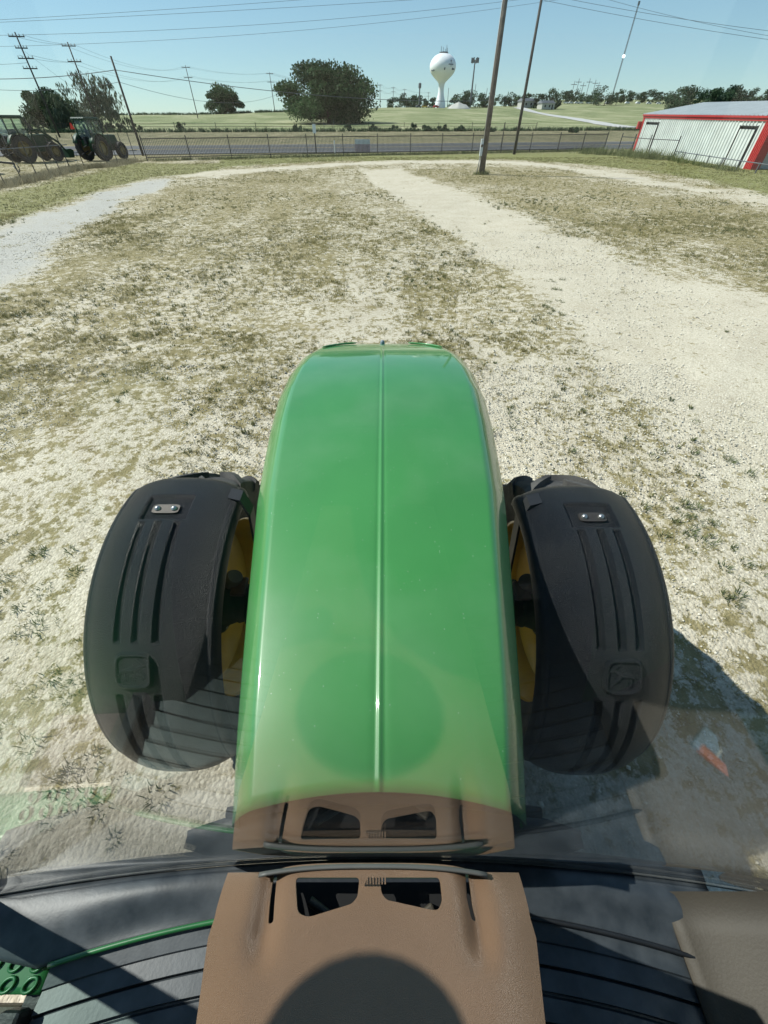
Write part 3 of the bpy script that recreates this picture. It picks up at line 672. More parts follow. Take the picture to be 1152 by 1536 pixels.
def mudguard(side, FCY):
    NS, NT = 330, 96
    A0, A1 = R(13), R(-97)
    Pm = np.zeros((NS, NT+24, 3))
    hw = 0.252; xc = 0.993 if side < 0 else 0.945; FR = 0.925 if side < 0 else 0.905
    for i in range(NS):
        s = i/(NS-1); th = A0+(A1-A0)*s
        # front edge rolled down, tail narrows
        drop = 0.05*max(0, 1-s/0.055)**2+0.05*max(0, (s-0.95)/0.05)**2
        nar = hw*(1-0.12*max(0, 1-s/0.05)**2.4-0.16*max(0, (s-0.90)/0.10)**1.6)
        row = []
        for j in range(NT+24):
            if j < 12: t, e = 0.0, (11-j)/11
            elif j >= NT+12: t, e = 1.0, (j-NT-12)/11
            else: t, e = (j-12)/(NT-1), 0.0
            lat = (t-0.5)*2
            crown = -0.045*abs(lat)**3.0-0.012*lat*lat
            g = groove(s, t)+(leaping(s, t) if 0.53 < s < 0.6 else 0)
            rr = FR+crown+g-drop
            x = side*(xc-lat*nar)          # t=0 outer
            if e > 0:
                ang = e*math.pi/2; rd = 0.045
                ex = rd*math.sin(ang); dr = rd*(1-math.cos(ang))+0.03*max(0, e-0.6)
                x += side*(ex if t == 0 else -ex)*0.8; rr -= dr
            row.append((x, FCY+rr*math.sin(th), FCZ+rr*math.cos(th)))
        Pm[i] = row
    o = MB().grid(Pm).build('front_mudguard', M['plastic'], TR, smooth=True)
    sd = o.modifiers.new('thick', 'SOLIDIFY'); sd.thickness = 0.006; sd.offset = -1
    # bolted plate in the pad
    s = 0.163; th = A0+(A1-A0)*s; r0 = FR-0.012
    rot = Matrix.Rotation(-th, 3, 'X'); cx = side*(xc+0.02*0)
    c = Vector((side*(xc+0.012), FCY+(r0)*math.sin(th), FCZ+(r0)*math.cos(th)))
    pl = MB(); hx_, hy_ = 0.062, 0.026; pts = []
    for q in range(24):
        a = 2*math.pi*q/24; ca, sa = math.cos(a), math.sin(a)
        pts.append((math.copysign(abs(ca)**0.4, ca)*hx_, math.copysign(abs(sa)**0.4, sa)*hy_))
    pm = MB().prism(pts, -0.003, 0.004); pm.v = [tuple(rot @ Vector(v)+c) for v in pm.v]
    po = pm.build('mounting_plate', M['darksteel'], o)
    for bx in (-0.038, 0.038):
        bm_ = MB().lathe([(0, 0.013), (0.008, 0.0115), (0.0125, 0.006), (0.014, 0.0)], 16, 'z')
        bm_.v = [tuple(rot @ (Vector(v)+Vector((bx, 0, 0.004)))+c) for v in bm_.v]
        bm_.build('bolt', M['steel'], o, smooth=True)
    # carrier strap from the mudguard to the axle
    br = MB(); thb = R(4)
    pts = [(side*0.76, FCY+0.89*math.sin(thb), FCZ+0.885*math.cos(thb)), (side*0.70, FCY+0.05, FCZ+0.875), (side*0.66, FCY+0.02, FCZ+0.80), (side*0.72, FCY-0.02, FCZ+0.15)]
    P_ = []
    for p in pts: P_.append([(p[0], p[1]-0.035, p[2]), (p[0], p[1]+0.035, p[2])])
    b_o = MB().grid(np.array(P_)).build('mudguard_bracket', M['black'], TR)
    sd = b_o.modifiers.new('thick', 'SOLIDIFY'); sd.thickness = 0.012
    return o
mudguard(-1, 1.335); mudguard(1, 1.30)
# rear wheels (behind the camera) with mudguards
for side in (-1, 1):
    wh = MB().lathe([(0.0, -0.1), (0.2, -0.1), (0.24, 0), (0.2, 0.1), (0, 0.1)], 30, 'x').build('rear_wheel_hub', M['yellow'], TR, auto=35, loc=(side*1.05, -1.45, 0.98))
    tyre(wh, 0.98, 0.55, 0.55, 20, lug=0.045); rim(wh, 0.55, 0.55, side, M['yellow'], 0.03)
    Pf = []
    for k in range(20):
        th = R(75)-R(150)*k/19
        Pf.append([(side*x, -1.45+1.06*math.sin(th), 0.98+1.06*math.cos(th)) for x in (0.8, 1.32)])
    fo = MB().grid(np.array(Pf)).build('rear_mudguard', M['green'], TR, smooth=True); sd = fo.modifiers.new('t', 'SOLIDIFY'); sd.thickness = 0.01

# ---- cab
def gy(x, z):                                # windscreen surface
    return np.interp(z, [1.36, 1.4, 2.25, 3.0, 3.2], [0.073, 0.072, 0.038, 0.030, 0.012])-0.060*x*x
Pg = np.array([[(x, float(gy(x, z)), z) for x in np.linspace(-1.0, 1.0, 41)*(1.2-0.24*max(0, (z-1.9)/1.3))] for z in np.linspace(1.37, 3.14, 30)])
ws = MB().grid(Pg).build('windscreen', M['glass'], TR, smooth=True)
sd = ws.modifiers.new('thick', 'SOLIDIFY'); sd.thickness = 0.005; sd.offset = 0
# bright seal line along the bottom edge of the glass
MB().tube([(x, float(gy(x, 1.37))+0.004, 1.362) for x in np.linspace(-1.2, 1.2, 40)], 0.0035, 8).build('windscreen_seal', M['lip2'], TR, smooth=True)
for side in (-1, 1):
    MB().tube([(side*1.24, -0.03, 1.28), (side*1.2, -0.04, 2.0), (side*1.08, -0.05, 2.7), (side*0.98, -0.05, 3.16)], 0.035, 10).build('cab_pillar', M['black'], TR, smooth=True)
    MB().box((side*0.97, -1.62, 2.2), (0.07, 0.09, 1.9)).build('cab_pillar', M['black'], TR, bevel=0.01)
    MB().box((side*1.0, -0.95, 2.2), (0.05, 0.06, 1.9)).build('cab_pillar', M['black'], TR, bevel=0.01)
    Pd = np.array([[(side*(1.2 if z < 2 else 0.98), y, z) for y in (-0.98, -0.06)] for z in (1.42, 3.12)])
    do = MB().grid(Pd).build('door_glass', M['cabglass'], TR); sd = do.modifiers.new('t', 'SOLIDIFY'); sd.thickness = 0.005
# roof with rounded front corners and pale headliner
rp = []
for k in range(48):
    a = 2*math.pi*k/48; ca, sa = math.cos(a), math.sin(a)
    rp.append((math.copysign(abs(ca)**0.35, ca)*0.96, -0.82+math.copysign(abs(sa)**0.4, sa)*0.93))
MB().lathe([(0.112*math.cos(a), 0.085*math.sin(a)) for a in np.linspace(-math.pi/2, math.pi/2, 15)], 32, 'z').build('console_shadow_caster', M['black'], TR, auto=40, loc=(-0.80, 0.085, 3.08)).rotation_euler = (R(60), 0, R(40))  # unseen ellipsoid added to cast the rounded shadow on the console
MB().prism(rp, 3.17, 3.33).build('cab_roof', M['green'], TR, bevel=0.03)
MB().prism([(x*0.95, -0.82+(y+0.82)*0.93) for x, y in rp], 3.13, 3.168).build('headliner', M['liner'], TR)
MB().box((0, -1.66, 1.75), (1.9, 0.05, 0.9)).build('cab_rear_wall', M['black'], TR, bevel=0.01)
# floor, ledge, mat
arcY = lambda x: max(-0.03-0.135*x*x, -0.155)+(0.13*max(0, -x-0.95) if x < 0 else 0)
Pl = np.array([[(x, float(gy(x, 1.4))*(1-k)+arcY(x)*k, 1.352+0.012*math.sin(k*3.1)+0.010*math.exp(-((abs(x)-0.72)/0.2)**2)*math.sin(k*6)) for x in np.linspace(-1.24, 0.99, 66)] for k in np.linspace(0, 1, 16)])
lo = MB().grid(Pl).build('cab_front_ledge', M['mat'], TR, smooth=True); sd = lo.modifiers.new('t', 'SOLIDIFY'); sd.thickness = 0.02; sd.offset = -1
MB().tube([(x, arcY(x), 1.358) for x in np.linspace(-0.93, -0.2, 30)], 0.0065, 10).build('ledge_trim', M['green'], TR, smooth=True)
MB().tube([(x, arcY(x), 1.358) for x in np.linspace(0.2, 0.96, 30)], 0.006, 10).build('ledge_trim', M['black'], TR, smooth=True)
Pm_ = []
kk = 0
for o_ in np.arange(-0.004, 1.3, 0.004):
    ph = (o_-0.046) % 0.049
    z = 1.345 if o_ < 0.046 else 1.338+0.0085*(ph/0.049)-(0.016 if ph > 0.0445 else 0)
    Pm_.append([(x, arcY(x)-o_, z) for x in np.linspace(-0.93, 0.93, 40)])
fo = MB().grid(np.array(Pm_)).build('floor_mat', M['mat'], TR)
fo['label'] = 'ribbed dark grey rubber floor mat'
MB().box((0, -0.9, 1.29), (1.96, 1.5, 0.06)).build('cab_floor', M['black'], TR)
for side in (-1, 1):
    MB().box((side*0.965, -0.70, 1.36), (0.06, 0.96, 0.06)).build('door_sill', M['black'], TR, bevel=0.012)
# pierced green step panel outside the left front corner
sp_b = MB(); 
Ps = np.array([[(x, y, 1.335) for x in np.linspace(-1.42, -0.93, 14)] for y in np.linspace(-0.10, -0.20, 8)])
sp_o = MB().grid(Ps).build('step_panel', M['green'], TR, smooth=True); sd = sp_o.modifiers.new('t', 'SOLIDIFY'); sd.thickness = 0.012
lv = MB()
for i in range(5):
    for j in range(2):
        cx_, cy_ = -0.97-0.062*i, -0.145-0.038*j
        pts = [(cx_+0.016*math.cos(a)+0.35*0.014*math.sin(a), cy_+0.014*math.sin(a), 1.340) for a in np.linspace(0, 2*math.pi, 18)]
        MB().tube(pts, 0.004, 8, cap=False).build('raised_grip_ring', M['green'], sp_o, smooth=True)
MB().box((-1.17, -0.36, 1.26), (0.34, 0.27, 0.05)).build('step_tread', M['tan'], TR, bevel=0.01)
# tan trim on the right side of the cab
Pt = np.array([[(x, y, 1.36+0.22*max(0, (x-0.86)/0.3)**1.3) for x in np.linspace(0.84, 1.3, 14)] for y in np.linspace(0.0, -1.0, 12)])
to = MB().grid(Pt).build('side_trim', M['tan'], TR, smooth=True); sd = to.modifiers.new('t', 'SOLIDIFY'); sd.thickness = 0.01; sd.offset = -1
# steering column console: shell with real openings
ZC = 2.25
W0 = 0.224
CX = -0.016
def con_z(x, y):
    a = abs(x)/W0
    z = ZC-0.006*a*a-0.016*max(0, (a-0.66)/0.34)**1.7
    z -= 0.10*max(0.0, (y+0.035)/0.06)**2*0.25
    # scooped pockets at the side slots
    for sx in (-1, 1):
        e = math.exp(-((x-sx*0.145)/0.017)**2)*max(0, min(1, (y+0.075)/0.03))
        z -= 0.016*e
    return z
def cw_(y): return W0-0.006*max(0, min(1, (y+0.045)/0.02))-max(0, -0.02-y)*0.13
cs = MB(); Pc = []
ysC = np.linspace(0.020, -0.62, 70)
for y in ysC:
    row = []
    W = cw_(y)
    prof = np.linspace(-1, 1, 90)
    front = 0.006*(1-(0)**2)
    top = [(q*W, y, con_z(q*W, y)) for q in prof]
    row = [(-W+0.0, y, 1.38), (-W-0.002, y, 1.9), (-W-0.002, y, top[0][2]-0.05), (-W-0.001, y, top[0][2]-0.012)]+top+[(W+0.001, y, top[-1][2]-0.012), (W+0.002, y, top[-1][2]-0.05), (W+0.002, y, 1.9), (W, y, 1.38)]
    Pc.append([(a_1+CX, b_1, c_1) for a_1, b_1, c_1 in row])
Pc = np.array(Pc)
# the front edge bows forward a little in the middle
xx = Pc[..., 0]-CX; yy = Pc[..., 1]
Pc[..., 1] = yy+0.010*np.exp(-((yy-0.02)/0.05)**2)*(1-np.clip(np.abs(xx)/0.16, 0, 1)**4)
cs.grid(Pc)
con = cs.build('steering_console', M['console'], TR, auto=60); con['label'] = 'brown textured steering console shroud with openings'
sd = con.modifiers.new('thick', 'SOLIDIFY'); sd.thickness = 0.004; sd.offset = -1
def con_pt(px, py): p = at_z(px, py, ZC); return (p.x, p.y)
def rounded(poly, r=0.006, n=4):
    out = []; k = len(poly)
    for i in range(k):
        p = Vector(poly[i]); a = (Vector(poly[i-1])-p); b = (Vector(poly[(i+1) % k])-p)
        ra = min(r, a.length*0.4, b.length*0.4); a = p+a.normalized()*ra; b = p+b.normalized()*ra
        for j in range(n+1):
            t = j/n; q = a*(1-t)**2+p*2*t*(1-t)+b*t*t; out.append((q.x, q.y))
    return out
cutters = []
holes = [[(441, 1316), (539, 1316), (536, 1346), (527, 1356), (462, 1376), (446, 1370)], [(570, 1316), (661, 1316), (664, 1352), (658, 1365), (648, 1365), (580, 1350), (572, 1340)],
         [(404, 1300), (409, 1300), (407, 1384), (398, 1388), (400, 1350)], [(703, 1300), (707, 1300), (712, 1360), (718, 1384), (710, 1380), (703, 1350)]]
cb = MB()
for h in holes:
    cb.prism(rounded([con_pt(*p) for p in h]), ZC-0.12, ZC+0.1)
cut = cb.build('console_opening_void', M['darkvoid'], None)
bo = con.modifiers.new('cut', 'BOOLEAN'); bo.operation = 'DIFFERENCE'; bo.object = cut; bo.solver = 'EXACT'
dg = bpy.context.evaluated_depsgraph_get(); me2 = bpy.data.meshes.new_from_object(con.evaluated_get(dg))
con.modifiers.clear(); con.data = me2
bpy.data.objects.remove(cut)
bvc = con.modifiers.new('bev', 'BEVEL'); bvc.width = 0.0015; bvc.segments = 2; bvc.limit_method = 'ANGLE'; bvc.angle_limit = R(50)
# near-black box paints in the shade inside the console, with a few fittings glimpsed through the openings
MB().box((0, -0.07, 2.08), (0.36, 0.16, 0.2)).build('console_shade_box', M['darkvoid'], con)
MB().box((0.062, -0.028, 2.185), (0.03, 0.022, 0.02), Matrix.Rotation(0.5, 3, 'Z')).build('connector', M['tan'], con, bevel=0.003)
MB().tube([(-0.11, -0.01, 2.19), (-0.07, -0.03, 2.187), (-0.03, -0.02, 2.192)], 0.006, 8).build('cable', M['black'], con, smooth=True)
# pale lip at the front of the console
lipb = []
for k in range(30):
    x = -0.165+0.33*k/29; e = 1-(abs(x)/0.165)**2.6
    lipb.append([(x+CX, 0.016+0.009*e, ZC-0.012), (x+CX, 0.020+0.009*e, ZC-0.016), (x+CX, 0.021+0.009*e, ZC-0.04)])
lo = MB().grid(np.array(lipb)).build('console_front_lip', M['lip2'], TR, smooth=True); sd = lo.modifiers.new('t', 'SOLIDIFY'); sd.thickness = 0.003
tb = MB()
for k in range(9): tb.box((-0.032+0.0042*k, 0.012, ZC-0.0005), (0.0018, 0.010, 0.0025))
tb.build('grip_teeth', M['console'], con)
# pedal housing under the console
MB().box((0, -0.10, 1.72), (0.44, 0.27, 0.74), taper=0.9).build('pedal_housing', M['black'], TR, bevel=0.02)
# steering wheel and seat behind the camera
MB().box((0, -1.05, 1.92), (0.52, 0.5, 0.14)).build('seat_cushion', M['seat'], TR, bevel=0.05)
MB().box((0, -1.33, 2.35), (0.5, 0.13, 0.75)).build('seat_backrest', M['seat'], TR, bevel=0.05)
MB().box((0, -1.05, 1.6), (0.3, 0.35, 0.5)).build('seat_base', M['black'], TR, bevel=0.03)
for sx in (-1, 1): MB().box((sx*0.36, -1.0, 2.1), (0.12, 0.5, 0.09)).build('armrest', M['seat'], TR, bevel=0.03)

# ------------------------------------------------------------------ trees
def crown_mesh(W, D, H, z0, nleaf, size, seed, flat=0.0, holes=0.25, nb=22, streak=0.0):
    r = np.random.default_rng(seed)
    # blobs inside an ellipsoid
    B = []
    while len(B) < nb:
        p = r.uniform(-1, 1, 3)
        if p[0]**2+p[1]**2 < (1-((p[2]+1)/2)**2.4)*(0.85+0.15*min(1, (p[2]+1)/0.5)) and p[2] < 0.8: B.append(p*np.array([0.84, 0.84, 0.8])+np.array([0, 0, 0.02]))
    B = np.array(B); br = r.uniform(0.17, 0.40, nb)
    k = r.integers(0, nb, nleaf); d = r.normal(0, 1, (nleaf, 3)); d /= np.linalg.norm(d, axis=1)[:, None]
    rad = br[k]*(r.uniform(0, 1, nleaf)**0.45)*r.uniform(0.85, 1.12, nleaf)
    p = B[k]+d*rad[:, None]
    # knock holes out with noise
    nz = vnoise(p[:, 0]*3+p[:, 2]*1.7, p[:, 1]*3+p[:, 2]*2.3, 1.6, seed)
    p = p[nz > holes]; kk = k[nz > holes]
    n = len(p)
    for q_ in range(3):
        lo_, hi_ = np.percentile(p[:, q_], [0.7, 99.3]); p[:, q_] = (p[:, q_]-lo_)/(hi_-lo_)*2-1
    P = np.stack([p[:, 0]*W/2, p[:, 1]*D/2, z0+(p[:, 2]+1)/2*H], -1)
    s = size*r.uniform(0.5, 1.3, n)
    a = r.normal(0, 1, (n, 3)); a /= np.linalg.norm(a, axis=1)[:, None]; b = r.normal(0, 1, (n, 3)); b -= (a*b).sum(1)[:, None]*a; b /= np.linalg.norm(b, axis=1)[:, None]
    if streak: a[:, 2] = abs(a[:, 2])+streak; a /= np.linalg.norm(a, axis=1)[:, None]
    la = s[:, None]*a*(1+streak*0.6); lb = s[:, None]*b*0.55
    V = np.stack([P-la, P-lb, P+la, P+lb], 1).reshape(-1, 3)
    Fq = np.arange(n*4).reshape(n, 4)
    bt = r.uniform(0, 1, nb); tone = np.clip(r.uniform(0, 1, n)*0.35+0.65*bt[kk]+r.normal(0, .08, n), 0, 1)  # random tone per blob paints lit and dark clumps into the crown
    return V, Fq, np.repeat(tone, 4)
def trunk_mesh(H, r0, W, seed, nl=6, stems=1):
    rr = random.Random(seed); t = MB()
    for s_ in range(stems):
        ox = rr.uniform(-.3, .3)*r0*4 if stems > 1 else 0
        lean = rr.uniform(-.12, .12)*H*(1.8 if stems > 1 else 1)
        pts = [(ox+lean*(i/5)**1.5, rr.uniform(-.05, .05)*H*0.3, -0.3+H*i/5) for i in range(6)]
        t.tube(pts, [r0*(1.15-0.75*i/5) for i in range(6)], 8)
        for l in range(nl):
            z = H*rr.uniform(0.35, 0.85); a = rr.uniform(0, 6.28); L = W*rr.uniform(0.2, 0.42)
            q = [(ox+lean*(z/H)**1.5, 0, z), (L*.5*math.cos(a)+ox, L*.5*math.sin(a), z+L*.35), (L*math.cos(a)+ox, L*math.sin(a), z+L*0.6)]
            t.tube(q, [r0*.45, r0*.28, r0*.1], 6)
    return t
def make_tree(name, label, cat, x, y, W, H, m, nleaf, size, seed, group=None, trunk_h=0.35, r0=None, D=None, holes=0.25, nb=22, base=0.12, streak=0.0, stems=1, sink=0.0):
    e = empty(name, (x, y, T(x, y)-sink)); tag(e, label, cat, group)
    V, Fq, tn = crown_mesh(W, D or W, H*(1-base), H*base, nleaf, size, seed, holes=holes, nb=nb, streak=streak)
    mesh_np('crown', V, Fq, m, e, tone=tn)
    trunk_mesh(H*(base+0.45), r0 or H*0.03, W, seed, stems=stems).build('trunk', M['bark'], e, smooth=True)
    return e
def tree_px(name, label, cat, x0, x1, ytop, ybase, Y, m, nleaf, size, seed, **k):
    pa = at_y(x0, (ytop+ybase)/2, Y); pb = at_y(x1, (ytop+ybase)/2, Y); W = pb.x-pa.x
    xc = (pa.x+pb.x)/2; top = at_y((x0+x1)/2, ytop, Y).z; bz = at_y((x0+x1)/2, ybase, Y).z; tz = T(xc, Y)
    H = max(1.0, top-bz)
    e = make_tree(name, label, cat, xc, Y, W, H, m, nleaf, size, seed, **k)
    e.location.z = min(bz, tz+0.3) if abs(bz-tz) < 3 else tz
    if abs(bz-tz) >= 3: pass
    return e
tree_px('oak_tree', 'broad dark oak with many trunks standing alone in the middle of the field', 'tree', 424, 556, 96, 184, 186, M['oak'], 36000, 0.40, 3, r0=0.35, holes=0.14, nb=60, base=0.0, sink=0.3, stems=5)
tree_px('round_tree', 'small round dark tree on the field skyline right of the plain pole', 'tree', 307, 359, 128, 171, 255, M['oak'], 10000, 0.42, 16, nb=34, holes=0.18, base=0.06, stems=3, r0=0.25)
tree_px('dense_tree', 'dense dark tree behind the left tractor cab at the photo edge', 'tree', 38, 106, 124, 182, 132, M['oak'], 12000, 0.3, 8, holes=0.22, nb=26, base=0.03)
tree_px('wispy_tree', 'sparse wispy grey-green tree rising behind the tractor with the red triangle', 'tree', 92, 176, 110, 192, 128, M['willow'], 5200, 0.26, 12, holes=0.42, nb=40, base=0.02, streak=1.2, stems=4, r0=0.12)
tree_px('leaning_shrub', 'tall wispy shrub between the two tractors in front of the dense tree', 'shrub', 62, 104, 140, 194, 124, M['willow'], 2600, 0.24, 13, holes=0.3, nb=20, base=0.0, streak=1.6, r0=0.08)
far = [  # x0,x1,top,base,Y, label
 (583, 612, 146, 163, 470, 'low dark tree left end of the clump beside the tower'),
 (604, 628, 141, 163, 480, 'taller dark tree in the clump left of the water tower'),
 (622, 645, 144, 163, 460, 'dark bushy tree between the clump and the water tower'),
 (645, 660, 147, 163, 440, 'small dark bush touching the foot of the water tower'),
 (676, 704, 142, 162, 430, 'dark tree just right of the water tower foot'),
 (692, 722, 136, 162, 440, 'tallest tree in the clump behind the gravel heap'),
 (716, 738, 139, 163, 430, 'dark tree under the cell mast, left of the big pole'),
 (742, 764, 143, 160, 520, 'dark tree just right of the big pole'),
 (758, 778, 139, 160, 520, 'tree left of the thinner pole beside the side road'),
 (776, 800, 141, 162, 470, 'bushy tree right of the thinner pole beside the side road'),
 (800, 822, 141, 164, 450, 'rounded tree in front of the small grey house'),
 (820, 843, 134, 164, 440, 'tall tree at the right corner of the small houses'),
 (838, 856, 135, 152, 610, 'tree behind the houses below the substation'),
 (850, 868, 133, 152, 620, 'slim tree left of the substation frames'),
 (866, 888, 137, 152, 600, 'small round tree under the substation frames'),
 (884, 906, 128, 153, 560, 'tall dark tree left of the guyed mast foot'),
 (898, 924, 126, 154, 540, 'large dark tree at the foot of the guyed mast'),
 (918, 938, 131, 153, 560, 'tree just right of the guyed mast foot'),
 (934, 950, 133, 150, 620, 'small tree in the skyline row, second right of the mast'),
 (948, 966, 134, 149, 640, 'low tree in the skyline row above the green field'),
 (962, 982, 130, 149, 630, 'broad tree in the skyline row above the red building corner'),
 (980, 998, 132, 148, 640, 'narrow tree in the skyline row, left of the dark oak'),
 (994, 1014, 130, 148, 620, 'rounded tree touching the dark near oak crown'),
 (1012, 1034, 128, 148, 620, 'tree on the skyline directly behind the near oak'),
 (1030, 1052, 127, 147, 600, 'skyline tree between the near oak and the wood'),
 (1050, 1072, 125, 147, 600, 'skyline tree above the left end of the dark wood'),
 (1068, 1094, 123, 147, 600, 'tallest skyline tree above the dark wood'),
 (1090, 1114, 126, 147, 610, 'skyline tree above the middle of the shed roof'),
 (1110, 1134, 124, 147, 600, 'skyline tree near the right photo edge'),
 (1130, 1160, 122, 147, 600, 'skyline tree cut by the right photo edge')]
for i, (a, b, c, d, Y, lab) in enumerate(far):
    tree_px('distant_tree', lab, 'tree', a-2, b+2, c, d, Y, M['farleaf'], 1500, 0.62, 100+i, group='trees along the far skyline', holes=0.2, nb=14, base=0.02)
near = [(998, 1052, 126, 170, 330, 'dark spreading oak standing left of the wood above the shed'),
        (1052, 1096, 129, 172, 300, 'dark oak forming the left end of the wood behind the shed'),
        (1084, 1128, 124, 172, 305, 'dark oak in the middle of the wood behind the shed'),
        (1118, 1175, 126, 172, 300, 'dark oak at the right end of the wood behind the shed')]
for i, (a, b, c, d, Y, lab) in enumerate(near):
    tree_px('oak_tree', lab, 'tree', a, b, c, d, Y, M['farleaf'], 6000, 0.55, 200+i, group='oaks behind the shed', holes=0.16, nb=24, base=0.0)
# shrubs along the field fence and verge
sh = [(68, 128, 190), (52, 168, 192), (38, 172, 190), (150, 178, 196), (165, 183, 194), (182, 186, 194), (446, 183, 196), (520, 184, 196), (560, 186, 196), (622, 180, 198), (640, 185, 197), (663, 184, 197), (590, 187, 197), (690, 187, 197), (270, 180, 194), (205, 183, 195), (735, 186, 197), (860, 188, 200)]
slab = ['tall ragged weed left of the wispy tree', 'thin weed behind the left tractor loader', 'upright weed at the left tractor exhaust', 'weed right of the red-triangle tractor', 'low weed beside the plain pole', 'small weed right of the plain pole',
        'small dark shrub left of the marker post', 'dark shrub under the right side of the oak', 'low shrub on the field fence right of the oak', 'tallest leaning shrub on the field fence', 'round shrub just right of the leaning one', 'shrub on the field fence below the tower',
        'tiny shrub on the bank mid-field', 'low shrub left of the big pole', 'low bush on the bank under the distant pole', 'low bush on the bank right of the plain pole', 'low shrub left of the thinner pole', 'shrub on the bank by the side road mouth']
for i, (px_, t_, b_) in enumerate(sh):
    wd = 16 if i > 5 else 14
    tree_px('shrub', slab[i], 'shrub', px_-wd*0.4, px_+wd*0.4, t_+(b_-t_)*(0.3 if i > 5 else 0.1), b_, 136-(12 if i < 6 else 0), M['willow' if i < 6 else 'farleaf'], 420, 0.2, 300+i, group='shrubs on the far bank', holes=0.25, nb=8, base=0.0, r0=0.04, streak=0.8)
def weed_strip(name, label, pts, hh, n, m, kind='stuff', cat='weeds', wide=1.0, wd=0.03, nb=8):
    P_ = [Vector(p) for p in pts]; xs_, ys_ = [], []
    for _ in range(n):
        i = random.randrange(len(P_)-1); q = P_[i].lerp(P_[i+1], random.random()); xs_.append(q.x+random.gauss(0, wide)); ys_.append(q.y+random.gauss(0, wide))
    xs_ = np.array(xs_); ys_ = np.array(ys_)
    b = blades(xs_, ys_, terrain(xs_, ys_), hh*rng.uniform(0.35, 1.25, n), np.full(n, 0.2), nb, np.full(n, wd), rng.uniform(0, 1, n), 0.7)
    return tag(join_blades(name, [b], m), label, cat, kind=kind)

# ------------------------------------------------------------------ poles and cables
def pole(name, label, x, y, h, r0, r1, m, arms=(), group=None, sink=0.4):
    z = T(x, y); e = empty(name, (x, y, z)); tag(e, label, 'utility pole', group)
    MB().tube([(0, 0, -sink), (0, 0, h*0.5), (0, 0, h)], [r0, (r0+r1)/2, r1], 14).build('shaft', m, e, smooth=True)
    for (az, aw, ang) in arms:
        if az < 0: az += h
        c, s = math.cos(ang), math.sin(ang)
        a = MB().box((0, 0, az), (aw, 0.12, 0.14), Matrix.Rotation(ang, 3, 'Z')).build('crossarm', m, e)
        for q in (-0.46, -0.2, 0.2, 0.46):
            MB().lathe([(0, 0.28), (0.05, 0.27), (0.07, 0.2), (0.045, 0.14), (0.07, 0.08), (0.04, 0.02), (0, 0.0)], 8, 'z', (q*aw*c, q*aw*s, az+0.06)).build('insulator', M['lip'], a)
    return e
def topz(px, py, Y): return at_y(px, py, Y)
PW = {}
def pole_px(key, name, label, bx, by, tx, ty, Y, r0, m, arms=(), group=None):
    p = at_y(tx, ty, Y); x = p.x; h = p.z-T(x, Y)
    PW[key] = Vector((x, Y, p.z)); return pole(name, label, x, Y, h, r0, r0*0.62, m, arms, group)
pole_px('A', 'utility_pole', 'tall leaning-looking pole with four crossarms at the left photo edge', 75, 170, 22, 48, 107, 0.17, M['poledark'], ((-0.5, 2.6, 0.15), (-1.8, 2.0, 0.15), (-3.0, 2.6, 0.15), (-4.2, 2.4, 0.15)))
pole_px('B', 'utility_pole', 'tall pole with two crossarms behind the tractor with the red triangle', 140, 170, 101, 63, 119, 0.17, M['poledark'], ((-0.5, 2.6, 0.1), (-2.5, 2.6, 0.1)))
pole_px('C', 'utility_pole', 'plain pole without crossarms at the left end of the picket fence', 215, 236, 166, 84, 65, 0.15, M['poledark'])
dist = [('D', 278, 98, 215, 0.16, 'double-armed pole in the field left of the small round tree'), ('E', 404, 108, 258, 0.16, 'double-armed pole left of the big oak'),
        ('F', 534, 123, 330, 0.15, 'small distant pole just right of the big oak crown'), ('G', 570, 126, 370, 0.15, 'small distant pole standing clear between oak and tower'),
        ('H', 590, 130, 430, 0.15, 'tiny distant pole above the tree clump'), ('I', 607, 133, 480, 0.15, 'tiny distant pole, second left of the tower'), ('J', 643, 138, 520, 0.15, 'tiny distant pole nearest the tower')]
for k, px_, py_, Y, r_, lab in dist:
    p = at_y(px_, py_, Y); h = p.z-T(p.x, Y)
    arms = ((h-0.5, 3.0, 0.1), (h-3.0, 3.0, 0.1)) if Y < 400 else ((h-0.6, 3.2, 0.1), (h-2.6, 3.2, 0.1))
    pole_px(k, 'utility_pole', lab, 0, 0, px_, py_, Y, r_ if Y < 300 else 0.2, M['poledark'], arms, 'line of poles running away beyond the highway')
# the two near poles on the right
pb = at_z(722, 263, 0); BIG = empty('wooden_pole', (pb.x, pb.y, 0)); tag(BIG, 'thick weathered pole in the lot carrying a pale meter box', 'utility pole')
MB().tube([(0, 0, -0.4), (0, 0, 5), (0, 0, 11.5)], [0.215, 0.19, 0.155], 18).build('shaft', M['wood'], BIG, smooth=True)
MB().tube([(-0.20, -0.08, 0.9), (-0.195, -0.07, 4), (-0.165, -0.06, 11)], 0.022, 8).build('conduit', M['lip'], BIG, smooth=True)
mbx = MB().box((-0.30, -0.16, 1.62), (0.20, 0.16, 0.95)).build('meter_box', M['boxgrey'], BIG, bevel=0.015)
MB().lathe([(0, 0.07), (0.08, 0.05), (0.09, 0)], 20, 'z', (0, 0, 0), None).build('meter_dial', M['darksteel'], mbx, smooth=True, loc=(-0.30, -0.245, 1.72)).rotation_euler = (R(90), 0, 0)
MB().box((-0.30, -0.245, 2.02), (0.14, 0.02, 0.08)).build('box_latch', M['steel'], mbx)
MB().tube([(-0.33, -0.16, 1.2), (-0.37, -0.17, 0.5), (-0.50, -0.2, -0.05)], 0.03, 8).build('cable_pipe', M['greysteel'], BIG, smooth=True)
